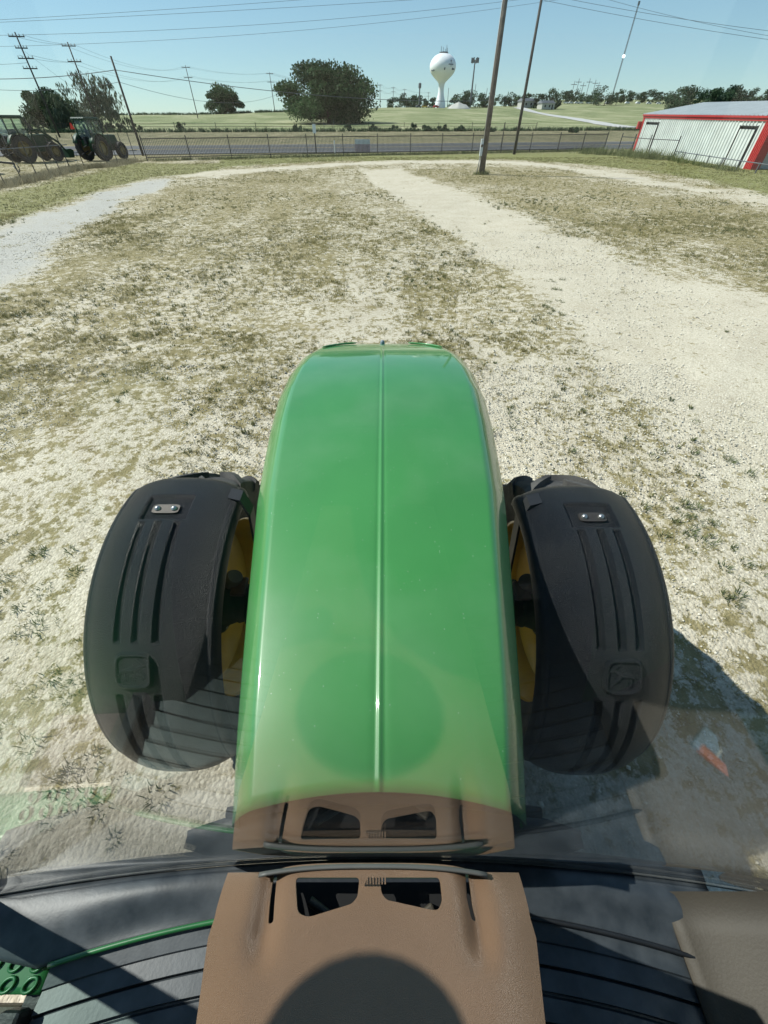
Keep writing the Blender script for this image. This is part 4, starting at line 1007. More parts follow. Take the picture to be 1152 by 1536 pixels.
MB().tube([(-0.24, -0.14, 1.2), (-0.25, -0.14, -0.05)], 0.025, 8).build('cable_pipe', M['greysteel'], BIG, smooth=True)
pb2 = at_z(771, 232.5, 0); P2 = empty('wooden_pole', (pb2.x, pb2.y, 0)); tag(P2, 'slimmer dark pole rising at the picket fence right of the thick pole', 'utility pole')
MB().tube([(0, 0, -0.4), (0, 0, 6), (0, 0, 13.5)], [0.19, 0.165, 0.13], 14).build('shaft', M['poledark'], P2, smooth=True)
p3 = at_z(768, 226, 0.0); e3 = MB().tube([(0, 0, -0.2), (0, 0, 2.9)], [0.05, 0.04], 8).build('marker_pole', M['poledark'], loc=(p3.x-0.4, p3.y+6, 0.05)); tag(e3, 'thin dark post just left of the slimmer dark pole', 'post')
weed_strip('pole_weeds', 'green tuft of weeds around the foot of the thick pole', [(pb.x-0.4, pb.y-0.1, 0), (pb.x+0.3, pb.y-0.1, 0)], 0.3, 60, M['weed'], wide=0.16, wd=0.02)
def cable(a, b, sag, r=0.02, label='', grp='overhead cables', name='overhead_cable'):
    a = Vector(a); b = Vector(b); pts = []
    for k in range(25):
        t = k/24; p = a.lerp(b, t); p.z -= sag*4*t*(1-t); pts.append(p)
    o = MB().tube(pts, r, 5).build(name, M['wire'], smooth=True); tag(o, label, 'cable', grp); return o
AY = at_y
cable(AY(-60, 36, 100), AY(1250, -50, 130), 0.6, 0.02, 'highest pale cable crossing the sky from the left edge to the top')
cable(AY(-60, 33, 104), AY(1000, -50, 130), 0.5, 0.02, 'cable just above the highest one at the left edge')
cable(AY(-60, 54, 100), AY(820, -6, 125), 1.0, 0.02, 'second cable across the sky below the highest pair')
cable(AY(-60, 71, 100), AY(860, -4, 120), 1.2, 0.018, 'third cable crossing the sky from the left edge')
cable(AY(640, -40, 90), AY(1300, 78, 80), 0.6, 0.018, 'cable running down to the right edge above the mast')
cable(AY(740, -25, 90), AY(1300, 62, 80), 0.5, 0.018, 'upper cable running down to the right edge')
cable(AY(880, -10, 90), AY(1300, 75, 80), 0.5, 0.016, 'faint cable near the top right corner')
cable(AY(-80, 117, 62), PW['C']+Vector((0, 0, -1.0)), 0.3, 0.03, 'thick black cable from the left edge to the plain pole')
cable(PW['C']+Vector((0, 0, -1.0)), AY(760, 150, 90), 0.9, 0.028, 'thick black cable from the plain pole passing behind the big oak')
cable(AY(-80, 128, 62), PW['C']+Vector((0, 0, -1.9)), 0.5, 0.018, 'thin lower cable from the left edge to the plain pole')
cable(PW['C']+Vector((0, 0, -1.9)), AY(420, 140, 120), 1.5, 0.018, 'thin lower cable running right from the plain pole')
for q, (dz, dx) in enumerate(((-0.3, -1.1), (-0.3, 1.1), (-2.6, -1.1), (-2.6, 1.1))):
    o = Vector((dx, 0, dz)); side_ = ('upper left', 'upper right', 'lower left', 'lower right')[q]
    seq = ['A', 'B', 'D', 'E', 'F', 'G', 'H', 'I', 'J']
    nm = {'A': 'edge pole', 'B': 'tractor pole', 'D': 'round-tree pole', 'E': 'oak pole', 'F': 'first far pole', 'G': 'second far pole', 'H': 'third far pole', 'I': 'fourth far pole', 'J': 'last far pole'}
    for i in range(len(seq)-1):
        a, b = PW[seq[i]], PW[seq[i+1]]; dd = (b-a).length
        if dd > 5: cable(a+o, b+o, dd*0.02, 0.017 if i < 3 else 0.03, f'{side_} cable from the {nm[seq[i]]} to the {nm[seq[i+1]]}', 'cables along the highway poles')
cable(PW['A']+Vector((0, 0, -3.5)), AY(-120, 92, 100), 0.3, 0.02, 'short cable from the edge pole to the left photo edge')
cable(PW['A']+Vector((0.3, 0, -2.2)), Vector((PW['A'].x+14, 112, 1.0)), 0.2, 0.015, 'guy cable slanting down right from the edge pole')

# ------------------------------------------------------------------ fences
fb = [at_z(a, b, 0) for a, b in ((222, 243), (387, 238.2), (545, 234.6), (647, 232.3), (745, 230.2), (840, 228.5), (905, 226.5))]
def fence_line(name, label, pts, h, step, picket, m, rails=(0.93, 0.16), proud=0.06, prad=0.045):
    e = empty(name, (pts[0].x, pts[0].y, T(pts[0].x, pts[0].y))); tag(e, label, 'fence'); o0 = e.location.copy()
    L = [0]
    for i in range(len(pts)-1): L.append(L[-1]+(pts[i+1]-pts[i]).length)
    def at_s(s):
        i = min(np.searchsorted(L, s, 'right')-1, len(pts)-2); i = max(i, 0); t = (s-L[i])/(L[i+1]-L[i]); p = pts[i].lerp(pts[i+1], t); p.z = T(p.x, p.y); return p-o0
    n = int(round(L[-1]/step)); S_ = [L[-1]*k/n for k in range(n+1)]
    for s in S_:
        p = at_s(s); MB().box((p.x, p.y, p.z+h*0.52), (prad*2, prad*2, h*1.04+0.1)).build('post', m, e)
    for i in range(n):
        a, b = at_s(S_[i]), at_s(S_[i+1]); q = MB()
        for rz in rails: q.tube([a+Vector((0, 0, h*rz)), b+Vector((0, 0, h*rz))], 0.036, 6)
        if picket:
            k = int((b-a).length/picket)
            for j in range(1, k):
                p = a.lerp(b, j/k); q.box((p.x, p.y, p.z+h*0.5), (0.034, 0.03, h*0.96))
        q.build('picket_panel' if picket else 'rail_panel', m, e)
    return e
fence_line('picket_fence', 'long black iron picket fence between the lot and the highway', fb, 1.85, 4.35, 0.16, M['blackiron'])
fr = [at_z(905, 226.5, 0), at_z(926, 226, 0), at_z(975, 232, 0)]
f2 = [at_z(901, 226.5, 0), Vector((at_z(940, 225, 0))), at_z(974, 238, 0), at_z(1009, 240, 0)]
fence_line('pipe_fence', 'rusty pipe fence with pickets in front of the shed left corner', [at_z(926, 228, 0), at_z(974, 236, 0), at_z(1008, 239, 0)], 1.75, 4.6, 0, M['blackiron'], (0.86, 0.1))
p_low = [at_z(1008, 239, 0), at_z(1040, 245, 0), at_z(1092, 255, 0), at_z(1146, 264.5, 0), at_z(1230, 282, 0)]
fence_line('low_rail', 'low dark pipe rail running along the front of the shed', p_low, 0.62, 3.2, 0, M['greysteel'], (1.0,), prad=0.035)
# left lot fence with thin posts
lf = [at_z(a, b, 0) for a, b in ((-90, 303), (24, 277), (60, 269), (91, 261), (117, 254.5), (161, 251.5), (205, 243))]
fence_line('wire_fence', 'thin dark post fence slanting along the mown strip before the parked tractors', lf, 2.05, 2.35, 0, M['blackiron'], (0.02,), prad=0.024)
rl = [at_y(-60, 227, 42), at_y(0, 224, 46), at_y(100, 217, 57)]
e = MB().tube([(p.x, p.y, p.z) for p in rl], 0.032, 8).build('fence_top_pipe', M['greysteel'], smooth=True); tag(e, 'grey pipe rail crossing in front of the left tractor', 'rail')
rl = [at_y(70, 230, 62), at_y(125, 229, 63.5)]
e = MB().tube([(p.x, p.y, p.z) for p in rl], 0.04, 8); pq = at_y(113, 229, 63); e.tube([(pq.x, pq.y, pq.z), (pq.x, pq.y, 0)], 0.04, 8); e = e.build('highway_rail', M['greysteel'], smooth=True); tag(e, 'short dark rail between the two tractors at the highway side', 'rail')
rl = [at_y(188, 226, 63), at_y(205, 225.6, 63.5)]
e = MB().tube([(p.x, p.y, p.z) for p in rl], 0.04, 8); e = e.build('highway_rail', M['greysteel'], smooth=True); tag(e, 'short dark rail left of the plain pole foot', 'rail')
# thin wire fence of the field
fp = [Vector((x, 134+0.22*x, 0)) for x in (-100, -60, -20, 15, 40)]
fence_line('field_fence', 'faint thin wire stock fence along the foot of the field', fp, 1.5, 9.0, 0, M['poledark'], (0.9, 0.6), prad=0.05)
# verge vegetation
weed_strip('dead_grass_bank', 'dry brown grass heaped under the thin post fence', lf, 0.34, 2200, M['straw'], cat='dead grass', wide=0.45, wd=0.02, nb=9)
weed_strip('fence_weeds', 'green weeds growing under the picket fence', [p+Vector((0, 0.3, 0)) for p in fb], 0.28, 1600, M['weed'], wide=0.4, wd=0.03)
weed_strip('tall_weeds', 'tall pale green weeds at the left corner of the shed', [at_z(870, 231, 0), at_z(930, 234, 0), at_z(965, 238, 0), at_z(1000, 241, 0)], 0.8, 380, M['weed'], wide=0.8, wd=0.03, nb=9)
weed_strip('tall_weeds', 'ragged weeds along the low rail in front of the shed wall', [at_z(1000, 241, 0), at_z(1060, 251, 0), at_z(1100, 258, 0)], 0.45, 160, M['weed'], wide=0.4, wd=0.03, nb=8)
weed_strip('bank_weeds', 'dark ragged weeds along the top of the highway bank', [Vector((x, 133.5+0.22*x, 0)) for x in (-110, -60, 0, 60, 110)], 0.8, 2600, M['farleaf'], wide=0.8, wd=0.09)
weed_strip('skyline_brush', 'low dark brush along the left skyline of the field', [Vector((-150, 250, 0)), Vector((-90, 262, 0)), Vector((-30, 262, 0))], 0.9, 900, M['farleaf'], wide=2.0, wd=0.25)
e = fence_line('gate_frame', 'small pale frame standing on the bank below the oak', [at_y(486, 190, 133), at_y(501, 190, 133)], 1.9, 3.0, 0, M['greysteel'], (0.6,), prad=0.05)

# ------------------------------------------------------------------ signs and posts by the highway
p = at_y(472, 202, 70); q = MB(); q.box((0, 0, 1.05), (0.10, 0.05, 2.1)); e = empty('marker_post', (p.x, p.y, T(p.x, p.y))); tag(e, 'dark marker post with a white reflector top behind the picket fence', 'marker post')
q.build('post', M['poledark'], e); MB().box((0, -0.03, 2.35), (0.42, 0.05, 0.85)).build('reflector', M['whitepaint'], e)
p = at_y(502, 222, 68); e = MB().tube([(0, 0, 0), (0, 0, 1.25), (0, 0, 1.3)], [0.05, 0.05, 0.03], 8).build('white_stake', M['whitepaint'], loc=(p.x, p.y, T(p.x, p.y))); tag(e, 'short white stake at the highway edge left of the pink sign', 'stake')
p = at_y(544, 222, 66.8); e = empty('yard_sign', (p.x, p.y, T(p.x, p.y))); tag(e, 'faded white and pink board sign standing behind the picket fence', 'sign')
MB().box((0, 0, 0.62), (1.9, 0.05, 0.72)).build('sign_board', M['pinksign'], e); MB().box((0, 0, 1.21), (1.9, 0.05, 0.44)).build('sign_header', M['whitepaint'], e)
for s_ in (-0.9, 0.9): MB().box((s_, 0.05, 0.65), (0.07, 0.05, 1.5)).build('post', M['lip'], e)

# ------------------------------------------------------------------ metal shed on the right
SH = empty('metal_shed', (0, 0, 0)); tag(SH, 'long low white ribbed metal shed with red corner and eave trim', 'shed')
A_ = Vector((32.3, 45.3, 0)); Bp = Vector((35.2, 74.5, 0.0)); ew = 3.35
SH.location = A_; dirv = (Bp-A_).normalized(); LEN = (Bp-A_).length; nrm = Vector((dirv.y, -dirv.x, 0))   # away from the lot
def shp(s, o, z): return dirv*s+nrm*o+Vector((0, 0, z+0.0125*s*max(z, 0)/ew))
ddoor = [(1.9, 4.9), (23.6, 28.0)]       # openings along the wall
q = MB()
def rib_wall(s0, s1, z0, z1, off=0.0, fn=shp):
    s = s0; row0, row1 = [], []
    pts = []
    while s < s1-0.01:
        for ds, o in ((0.0, 0.0), (0.34, 0.0), (0.38, -0.09), (0.50, -0.09), (0.54, 0.0)):
            if s+ds <= s1: pts.append((s+ds, o+off))
        s += 0.54
    pts.append((s1, off))
    return np.array([[tuple(fn(a, b, z)) for z in (z0, z1)] for a, b in pts])
cur = 1.1
for a, b in ddoor:
    q.grid(rib_wall(cur, a, 0.02, ew-0.22)); cur = b
q.grid(rib_wall(cur, LEN-0.5, 0.02, ew-0.22))
for a, b in ddoor: q.grid(rib_wall(a, b, 2.72, ew-0.22))
w_ = q.build('wall', M['white'], SH)
for (a, b), dn in zip(ddoor, (0.55, 0.7)):
    MB().grid(rib_wall(a+dn, b-0.05, 0.05, 2.5, 0.10)).build('roller_door', M['white'], SH)
    f = MB()
    f.add([shp(a-0.06, -0.03, 0), shp(a+0.06, -0.03, 0), shp(a+0.06, -0.03, 2.78), shp(a-0.06, -0.03, 2.78), shp(a-0.06, 0.3, 0), shp(a+0.06, 0.3, 0), shp(a+0.06, 0.3, 2.78), shp(a-0.06, 0.3, 2.78)], [(0, 1, 2, 3), (5, 4, 7, 6), (0, 4, 5, 1), (3, 2, 6, 7), (0, 3, 7, 4), (1, 5, 6, 2)])
    f.add([shp(a, -0.03, 2.66), shp(b, -0.03, 2.66), shp(b, -0.03, 2.74), shp(a, -0.03, 2.74), shp(a, 0.3, 2.66), shp(b, 0.3, 2.66), shp(b, 0.3, 2.74), shp(a, 0.3, 2.74)], [(0, 1, 2, 3), (5, 4, 7, 6), (0, 4, 5, 1), (3, 2, 6, 7), (0, 3, 7, 4), (1, 5, 6, 2)])
    f.build('door_frame', M['blackiron'], SH)
    MB().add([shp(a-.1, 0.32, 0), shp(b+.1, 0.32, 0), shp(b+.1, 0.32, 2.8), shp(a-.1, 0.32, 2.8)], [(0, 1, 2, 3)]).build('door_recess', M['greysteel'], SH)
def slab(s0, s1, o0, o1, z0, z1, name, m, par=SH):
    vs = [shp(s0, o0, z0), shp(s1, o0, z0), shp(s1, o1, z0), shp(s0, o1, z0), shp(s0, o0, z1), shp(s1, o0, z1), shp(s1, o1, z1), shp(s0, o1, z1)]
    return MB().add(vs, [(3, 2, 1, 0), (4, 5, 6, 7), (0, 1, 5, 4), (1, 2, 6, 5), (2, 3, 7, 6), (3, 0, 4, 7)]).build(name, m, par)
slab(-0.05, 1.1, -0.06, 0.5, 0, ew-0.22, 'corner_trim', M['red']); slab(LEN-0.5, LEN+0.05, -0.06, 0.5, 0, ew-0.22, 'corner_trim', M['red'])
for k in range(4): slab(0.08+0.26*k, 0.16+0.26*k, -0.10, -0.062, 0, ew-0.22, 'trim_rib', M['red'], SH)
slab(-0.15, LEN+0.12, -0.12, 0.02, ew-0.32, ew, 'eave_trim', M['red'])
slab(-0.15, LEN+0.12, -0.24, -0.123, ew-0.13, ew+0.0, 'gutter', M['red'])
WD = 14
q = MB(); s = -0.15; pts = []
while s < LEN+0.15: pts += [(s, 0), (s+0.5, 0), (s+0.54, 0.05), (s+0.62, 0.05), (s+0.66, 0)]; s += 0.66
q.grid(np.array([[tuple(shp(a, -0.22, ew+0.01+b)), tuple(shp(a, WD/2, ew+0.95+b)), tuple(shp(a, WD+0.2, ew+0.01+b))] for a, b in pts])); q.build('roof', M['roof'], SH)
# near gable end: dark red frame and open bay
MB().add([shp(0, 0.5, ew-0.02), shp(0, WD/2, ew+0.9), shp(0, WD, ew-0.02), shp(0, WD, 2.9), shp(0, 0.5, 2.9)], [(0, 1, 2, 3, 4)]).build('gable', M['white'], SH)
MB().add([shp(0, 6.2, 0.0), shp(0, WD, 0.0), shp(0, WD, 2.9), shp(0, 6.2, 2.9)], [(0, 1, 2, 3)]).build('end_wall', M['white'], SH)
slab(0.1, 0.3, 0.5, 0.75, 0, 2.9, 'bay_jamb', M['red']); 
MB().add([shp(0.5, 0.75, 0.05), shp(0.5, 6.2, 0.05), shp(0.5, 6.2, 2.9), shp(0.5, 0.75, 2.9)], [(0, 1, 2, 3)]).build('bay_door', M['lip'], SH)
MB().add([shp(LEN, 0.5, 0), shp(LEN, WD, 0), shp(LEN, WD, ew), shp(LEN, WD/2, ew+0.9), shp(LEN, 0.5, ew)], [(0, 1, 2, 3, 4)]).build('end_wall', M['white'], SH)
MB().add([shp(0, WD, 0), shp(LEN, WD, 0), shp(LEN, WD, ew), shp(0, WD, ew)], [(0, 1, 2, 3)]).build('rear_wall', M['white'], SH)
slab(LEN-0.1, LEN+0.35, -0.5, -0.08, 2.1, 2.75, 'vent_hood', M['red'])

# ------------------------------------------------------------------ water tower
WY = 400.0; wb = at_y(660, 159, WY); wt = at_y(661, 78.5, WY); Hh = wt.z-wb.z
WT = empty('water_tower', (wb.x, WY, wb.z)); tag(WT, 'white ball-on-stem water tower with small dark lettering', 'water tower')
rS = (at_y(680.5, 100, WY).x-at_y(641.5, 100, WY).x)/2
def tz_(py): return at_y(661, py, WY).z-wb.z
VR = tz_(79)-tz_(100)
zc = tz_(100)
prof = [(0, Hh)]
for k in range(1, 15):
    a = math.pi/2-k*(math.pi/2+0.30)/14; prof.append((rS*math.cos(a), zc+VR*math.sin(a)))
for py, hw in ((109, 17.6), (113, 15.0), (117, 11.5), (120.5, 8.3), (123, 6.0), (126, 4.7), (131, 4.1), (137, 4.0), (143, 4.8), (149, 6.3), (154, 7.6), (159, 8.2)):
    prof.append((rS*hw/19.5, tz_(py)))
prof.append((rS*0.43, -4))
prof = list(reversed(prof))
MB().lathe(prof, 64, 'z').build('tank_and_stem', M['whitepaint'], WT, smooth=True)
for dx, h, nm in ((-0.2, 3.6, 'antenna'), (-0.05, 3.0, 'antenna'), (0.1, 2.0, 'antenna'), (0.2, 4.2, 'antenna'), (0.26, 2.6, 'antenna')):
    MB().tube([(dx*rS, 0, Hh-0.7), (dx*rS, 0, Hh+h*0.75)], 0.16, 6).build('antenna', M['greysteel'], WT)
MB().lathe([(rS*0.33, Hh-0.5), (rS*0.33, Hh+0.15), (rS*0.30, Hh+0.15)], 24, 'z').build('top_railing', M['greysteel'], WT)
def on_ball(ax, ay):
    """fraction of radius sideways and up -> point just proud of the tank on the side facing the lot"""
    x = ax*rS; z = ay*VR; y = -math.sqrt(max(0.01, 1-ax*ax-ay*ay))*rS; return Vector((x*1.01, y*1.01, zc+z))
def mark(strokes, name='lettering', r=0.22):
    t = MB()
    for st in strokes: t.tube([on_ball(*p) for p in st], r, 6)
    return t.build(name, M['letter'], WT)
mark([[(0.52, 0.40), (0.52, 0.22)], [(0.49, 0.34), (0.52, 0.41), (0.55, 0.34)]], 'emblem')
for k in range(6): mark([[(0.34+0.065*k, 0.11+0.03*(k % 2)), (0.36+0.065*k, 0.08)], [(0.34+0.065*k, 0.06), (0.37+0.065*k, 0.12)]], 'lettering', 0.17)
mark([[(0.50, -0.02), (0.54, -0.03), (0.52, -0.06)]], 'lettering', 0.16)
mark([[(0.10, -0.18), (0.03, -0.20), (0.03, -0.27), (0.08, -0.29)]], 'lettering', 0.3)
mark([[(0.62, -0.27), (0.68, -0.16), (0.72, -0.27)], [(0.72, -0.22), (0.80, -0.24)], [(0.64, -0.23), (0.72, -0.24)]], 'lettering', 0.3)
mark([[(-0.88, -0.28), (-0.84, -0.34), (-0.8, -0.30)], [(-0.76, -0.36), (-0.72, -0.28), (-0.68, -0.36)]], 'lettering', 0.25)
p = at_y(688, 160, 380); q = MB(); 
q.lathe([(0, 3.0), (2.2, 2.9), (4.6, 1.9), (7.0, 0.8), (8.6, 0.0), (9.0, -1)], 40, 'z'); q.v = [(x+0.5*math.sin(3*y), y, z*(1+0.12*math.sin(1.3*x+2))) for x, y, z in q.v]
e = q.build('gravel_heap', M['lip'], loc=(p.x, 380, T(p.x, 380)-0.3), smooth=True); tag(e, 'pale gravel heap at the foot of the water tower', 'gravel heap')

# ------------------------------------------------------------------ masts
p = at_y(713, 88, 430); zb = T(p.x, 430); e = empty('cell_mast', (p.x, 430, zb)); tag(e, 'tall grey cell mast with an antenna cluster right of the water tower', 'mast'); h = p.z-zb
MB().tube([(0, 0, -1), (0, 0, h*0.98)], [0.75, 0.4], 10).build('shaft', M['greysteel'], e)
for k in range(6):
    a = k*math.pi/3; MB().box((2.4*math.cos(a), 2.4*math.sin(a), h-0.8), (0.8, 0.5, 2.6)).build('antenna_panel', M['greysteel'], e)
    MB().tube([(0, 0, h-0.8), (2.4*math.cos(a), 2.4*math.sin(a), h-0.8)], 0.12, 5).build('bracket_arm', M['greysteel'], e)
p = at_y(630, 125, 450); zb = T(p.x, 450); e = empty('cell_mast', (p.x, 450, zb)); tag(e, 'short dark mast with a small head left of the water tower', 'mast'); h = p.z-zb
MB().tube([(0, 0, -1), (0, 0, h)], [0.55, 0.4], 8).build('shaft', M['greysteel'], e); MB().lathe([(0, h+0.4), (1.1, h), (1.1, h-2.4), (0, h-3)], 10, 'z').build('antenna_head', M['greysteel'], e)
for px_, py_, lab in ((673, 132, 'hair-thin mast just right of the tower stem'), (714, 126, 'hair-thin short mast beside the cell mast'), (731, 132, 'hair-thin mast left of the big pole')):
    p = at_y(px_, py_, 460); zb = T(p.x, 460); e = MB().tube([(0, 0, -1), (0, 0, p.z-zb)], 0.2, 6).build('thin_mast', M['greysteel'], loc=(p.x, 460, zb)); tag(e, lab, 'mast')
# guyed lattice mast
p0 = at_y(923, 128, 560); top = at_y(956, 2, 560); ex = empty('lattice_mast', (p0.x, 560, T(p0.x, 560))); tag(ex, 'very tall thin lattice radio mast near the top right with a bright beacon', 'mast'); hh_ = top.z-T(p0.x, 560)
legs = [(0.55*math.cos(a), 0.55*math.sin(a)) for a in (0, 2.094, 4.189)]
for lx, ly in legs: MB().tube([(lx, ly, 0), (lx, ly, hh_)], 0.14, 5).build('mast_leg', M['greysteel'], ex)
q = MB(); z = 0
while z < hh_-2:
    for i in range(3): q.tube([(*legs[i], z), (*legs[(i+1) % 3], z+1.2)], 0.07, 4, cap=False)
    z += 1.2
q.build('lattice_bracing', M['greysteel'], ex)
zb_ = hh_*0.50
bl_ = MB().lathe([(0, 1.1), (0.9, 0.7), (1.2, 0), (0.9, -0.7), (0, -1.1)], 12, 'z', (0, 0, zb_)).build('beacon', M['whitepaint'], ex)
bm2 = bpy.data.materials.new('beacon_lamp'); bm2.use_nodes = True; bs = bm2.node_tree.nodes['Principled BSDF']; bs.inputs['Emission Color'].default_value = (1, 1, 0.95, 1); bs.inputs['Emission Strength'].default_value = 3
bl_.data.materials[0] = bm2
MB().box((0, 0, hh_-1), (1.6, 0.6, 2.4)).build('top_antenna', M['greysteel'], ex)
# substation frames
for i, (px_, h_) in enumerate(((858, 11), (864, 13), (872, 10), (880, 13), (889, 12), (895, 10))):
    p = at_y(px_, 140, 700); zb = T(p.x, 700)
    e = MB().tube([(0, 0, -1), (0, 0, h_+6)], 0.28, 5).tube([(-3.5, 0, h_+3), (3.5, 0, h_+3)], 0.25, 5).build('substation_gantry', M['greysteel'], loc=(p.x, 700, zb)); tag(e, 'thin grey substation gantry showing above the skyline trees', 'gantry', 'substation gantries on the skyline')
# small far houses and vehicles
def house(px_, py_, Y, W, H, lab):
    p = at_y(px_, py_, Y); zb = T(p.x, Y); e = empty('small_house', (p.x, Y, zb), 0.3); tag(e, lab, 'house')
    MB().box((0, 0, H*0.5), (W, W*0.6, H)).build('wall', M['lip'], e)
    MB().add([(-W*.55, -W*.36, H), (W*.55, -W*.36, H), (W*.55, W*.36, H), (-W*.55, W*.36, H), (-W*.5, 0, H*1.5), (W*.5, 0, H*1.5)], [(0, 1, 5, 4), (2, 3, 4, 5), (1, 2, 5), (3, 0, 4), (3, 2, 1, 0)]).build('roof', M['greysteel'], e)
    for k in (-.25, .1): MB().box((W*k, -W*.3-.02, H*.55), (W*.1, 0.05, H*.4)).build('window', M['darkvoid'], e)
    MB().box((W*.32, -W*.3-.02, H*.4), (W*.1, 0.05, H*.8)).build('door', M['poledark'], e)
house(790, 160, 455, 13, 3.6, 'small grey house half hidden by trees right of the thinner pole')
house(818, 163, 430, 11, 3.2, 'small pale house behind the rounded tree by the side road')
def far_car(px_, py_, Y, m, lab, grp=None, s=1.0):
    p = at_y(px_, py_, Y); e = empty('parked_vehicle', (p.x, Y, T(p.x, Y)), random.uniform(-.4, .4)); tag(e, lab, 'vehicle', grp); e.scale = (s, s, s)
    MB().prism([(-2.2, 0.35), (2.2, 0.35), (2.25, 0.9), (1.2, 1.0), (0.7, 1.55), (-1.2, 1.55), (-1.9, 1.0), (-2.25, 0.95)], -0.85, 0.85).build('body', m, e).rotation_euler = (R(90), 0, 0)
    MB().prism([(0.95, 1.03), (0.62, 1.46), (-1.15, 1.46), (-1.6, 1.03)], -0.86, 0.86).build('side_window', M['darkvoid'], e).rotation_euler = (R(90), 0, 0)
    for sx in (-1.4, 1.4):
        for sy in (-0.8, 0.8): MB().lathe([(0, -0.1), (0.33, -0.1), (0.36, 0), (0.33, 0.1), (0, 0.1)], 14, 'z', (0, 0, 0)).build('wheel', M['rubber'], e, loc=(sx, sy, 0.36)).rotation_euler = (R(90), 0, 0)
for px_ in (850, 857, 866, 872, 884, 893, 912, 942, 958, 975, 990):
    far_car(px_, 150.5, 590, M['whitepaint'], 'tiny white vehicle parked under the far skyline trees', 'vehicles parked under the skyline trees', 1.1)
for px_, m_, lab in ((637, M['yellow'], 'small yellowish machine left of the water tower foot'), (645, M['lip'], 'small pale machine next to the water tower foot'), (628, M['greysteel'], 'small grey machine at the left clump of trees'), (654, M['red'], 'small reddish machine touching the tower foot')):
    far_car(px_, 161, 395, m_, lab, None, 0.9)

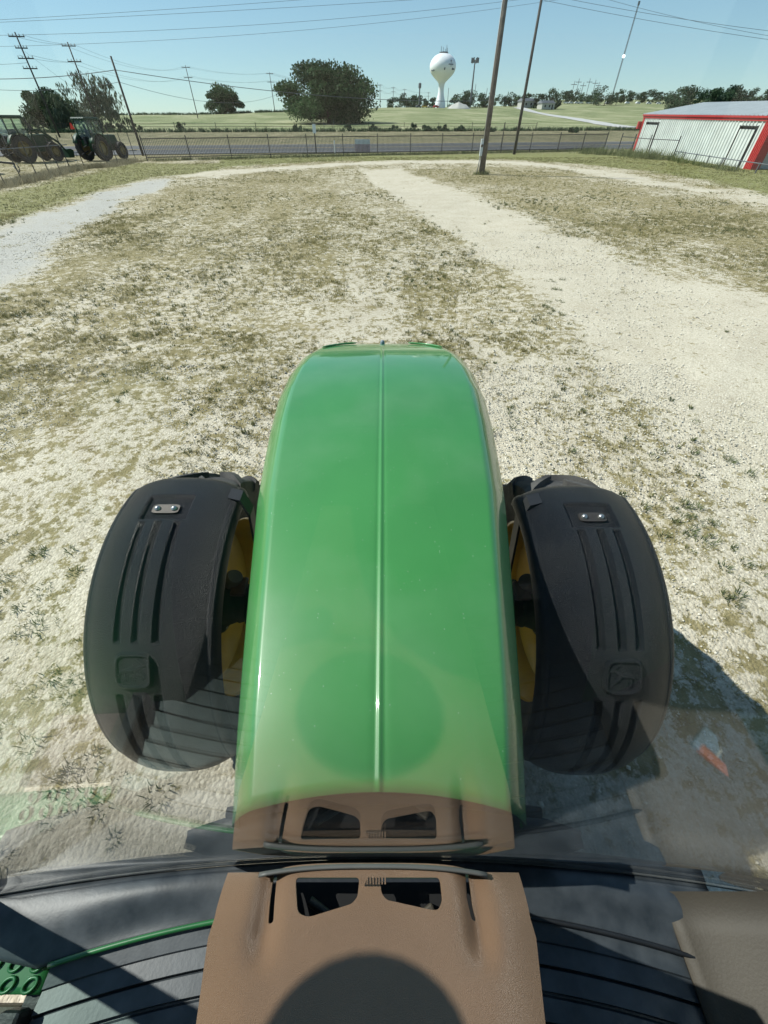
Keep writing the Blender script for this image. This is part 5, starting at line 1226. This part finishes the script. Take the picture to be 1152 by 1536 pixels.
# ------------------------------------------------------------------ the parked tractors at the left
def small_tractor(label, x, y, rz, tri=False, sc=1.0):
    e = empty('parked_tractor', (x, y, T(x, y)), rz); tag(e, label, 'tractor', 'tractors parked behind the thin post fence'); e.scale = (sc,)*3
    # local +Y forward
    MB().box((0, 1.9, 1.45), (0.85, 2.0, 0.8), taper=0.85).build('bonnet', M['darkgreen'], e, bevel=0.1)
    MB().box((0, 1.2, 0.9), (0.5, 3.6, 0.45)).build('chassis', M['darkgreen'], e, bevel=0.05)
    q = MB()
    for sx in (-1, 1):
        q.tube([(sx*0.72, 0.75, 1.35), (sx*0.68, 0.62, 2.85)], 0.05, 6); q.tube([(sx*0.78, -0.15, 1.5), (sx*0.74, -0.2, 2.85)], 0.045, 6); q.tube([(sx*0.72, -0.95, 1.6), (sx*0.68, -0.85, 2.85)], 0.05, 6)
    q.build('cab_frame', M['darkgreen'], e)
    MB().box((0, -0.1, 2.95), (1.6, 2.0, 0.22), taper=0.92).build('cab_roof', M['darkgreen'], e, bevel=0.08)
    rl_ = MB()
    for k in range(4): rl_.box((-0.45+0.3*k, -1.08, 2.98), (0.12, 0.05, 0.08))
    rl_.build('roof_light_bar', M['lip'], e)
    g = MB()
    g.add([(-.70, -.92, 1.6), (.70, -.92, 1.6), (.66, -.84, 2.83), (-.66, -.84, 2.83)], [(0, 1, 2, 3)]); g.build('rear_window', M['cabglass'], e)
    for sx in (-1, 1): MB().add([(sx*.73, -.9, 1.55), (sx*.74, .7, 1.45), (sx*.70, .6, 2.83), (sx*.69, -.83, 2.83)], [(0, 1, 2, 3)]).build('side_window', M['cabglass'], e)
    MB().add([(-.70, .74, 1.5), (.70, .74, 1.5), (.66, .62, 2.83), (-.66, .62, 2.83)], [(0, 1, 2, 3)]).build('windscreen', M['cabglass'], e)
    MB().box((0, -0.25, 1.85), (0.5, 0.5, 0.7)).build('seat', M['black'], e, bevel=0.06)
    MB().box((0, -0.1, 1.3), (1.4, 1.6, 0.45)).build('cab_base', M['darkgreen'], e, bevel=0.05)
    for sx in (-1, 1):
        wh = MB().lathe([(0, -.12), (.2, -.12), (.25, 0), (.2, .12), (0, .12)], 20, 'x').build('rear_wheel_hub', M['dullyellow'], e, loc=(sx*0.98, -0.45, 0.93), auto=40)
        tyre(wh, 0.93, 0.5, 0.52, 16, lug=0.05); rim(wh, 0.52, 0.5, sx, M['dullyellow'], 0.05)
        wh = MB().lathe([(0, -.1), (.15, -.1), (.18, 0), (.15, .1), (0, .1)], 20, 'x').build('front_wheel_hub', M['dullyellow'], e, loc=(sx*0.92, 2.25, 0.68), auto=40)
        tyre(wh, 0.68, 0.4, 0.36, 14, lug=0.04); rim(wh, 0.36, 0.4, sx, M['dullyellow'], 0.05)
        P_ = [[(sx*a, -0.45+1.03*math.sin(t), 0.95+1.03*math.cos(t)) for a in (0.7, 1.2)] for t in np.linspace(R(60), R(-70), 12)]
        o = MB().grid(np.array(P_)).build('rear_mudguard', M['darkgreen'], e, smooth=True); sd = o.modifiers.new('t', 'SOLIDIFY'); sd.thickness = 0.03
        MB().tube([(sx*0.7, 0.7, 2.5), (sx*1.15, 0.85, 2.55)], 0.02, 5).box((sx*1.22, 0.85, 2.35), (0.2, 0.06, 0.42)).build('mirror', M['black'], e)
        if tri: continue
        MB().tube([(sx*0.55, 0.95, 2.15), (sx*0.6, 1.9, 2.1), (sx*0.6, 3.1, 1.3), (sx*0.6, 3.6, 0.55)], [0.10, 0.10, 0.09, 0.08], 6).build('loader_arm', M['darkgreen'], e)
        MB().tube([(sx*0.58, 1.0, 1.1), (sx*0.58, 1.05, 2.15)], 0.09, 6).build('loader_post', M['darkgreen'], e)
    MB().box((0.62, 1.0, 2.45), (0.1, 0.1, 1.0)).build('exhaust', M['black'], e, bevel=0.03)
    b = MB().prism([(-0.25, 0), (0.25, 0.0), (0.42, 0.5), (0.2, 0.62), (-0.2, 0.6)], -0.95, 0.95); b.v = [(z, 3.65+x, 0.2+y) for x, y, z in b.v]; tri or b.build('loader_bucket', M['darkgreen'], e)
    h = MB()
    for sx in (-1, 1): h.tube([(sx*0.25, -0.9, 0.75), (sx*0.4, -1.75, 0.5)], 0.045, 6)
    h.tube([(0, -0.9, 1.2), (0, -1.6, 1.0)], 0.04, 6); h.box((0, -1.0, 1.5), (0.25, 0.3, 0.5)); h.build('rear_hitch', M['black'], e)
    if tri:
        MB().prism([(-0.24, 0), (0.24, 0), (0.06, 0.42), (-0.06, 0.42)], -0.01, 0.01).build('warning_triangle', M['redlight'], e, loc=(-0.95, -1.0, 2.25)).rotation_euler = (R(90), 0, 0)
    return e
TY = 55.0; pa = at_z(152, 241.5, 0)
small_tractor('parked green tractor seen from behind with a red triangle, nearest the plain pole', pa.x+0.3, pa.y-0.5, R(-13), True, 1.08)
pb_ = at_z(50, 244, 0)
small_tractor('parked green tractor cut by the left photo edge, loader arms pointing right', pb_.x, pb_.y-0.6, R(-27), False, 1.12)
p = at_z(12, 262, 0); e = empty('hay_implement', (p.x-1.2, p.y, 0), R(-50)); tag(e, 'dark wheeled hitch implement with shiny bars at the left photo edge', 'implement')
for sx in (-0.9, 0.9):
    wh = MB().lathe([(0, -.08), (.14, -.08), (.16, 0), (.14, .08), (0, .08)], 16, 'x').build('wheel_hub', M['dullyellow'], e, loc=(sx, -0.4, 0.52)); tyre(wh, 0.52, 0.3, 0.28, 12); rim(wh, 0.28, 0.3, 1 if sx > 0 else -1, M['dullyellow'])
MB().tube([(-0.9, -0.4, 0.55), (0, 0.2, 0.8), (0.0, 1.8, 0.6)], 0.07, 8).tube([(0.9, -0.4, 0.55), (0, 0.2, 0.8)], 0.07, 8).build('drawbar', M['blackiron'], e)
MB().tube([(0.45*math.cos(a), 1.8+0.1*math.cos(a), 0.45+0.35*math.sin(a)) for a in np.linspace(math.pi, 2*math.pi, 12)], 0.05, 8).build('hitch_hoop', M['blackiron'], e)
MB().tube([(-0.45, 1.7, 0.62), (-0.38, 1.72, 0.35)], 0.045, 8).tube([(0.45, 1.9, 0.62), (0.38, 1.88, 0.35)], 0.045, 8).build('shiny_pin', M['steel'], e)
MB().box((0, -0.3, 0.95), (1.5, 0.8, 0.6)).build('frame_box', M['darkgreen'], e, bevel=0.05)

# packet lying on the right hand trim, seen as a reflection in the glass
pk = empty('striped_packet', (1.15, -0.215, 1.50), R(-40)); tag(pk, 'small orange and blue-grey striped packet mirrored in the windscreen at the lower right', 'packet'); pk.rotation_euler = (0, R(-14), R(-38)); pk.scale = (1.5, 1.35, 1.3)
MB().box((0, 0, 0.012), (0.055, 0.19, 0.022)).build('packet_body', M['bluegrey'], pk, bevel=0.004)
MB().box((0, 0.065, 0.014), (0.058, 0.05, 0.024)).build('orange_end', M['amber'], pk, bevel=0.004)
MB().box((-0.02, -0.02, 0.014), (0.018, 0.12, 0.024)).build('orange_stripe', M['amber'], pk, bevel=0.003)
for k in range(4): MB().box((0.004, -0.05+0.026*k, 0.0245), (0.05, 0.004, 0.002)).build('pale_line', M['lip'], pk)
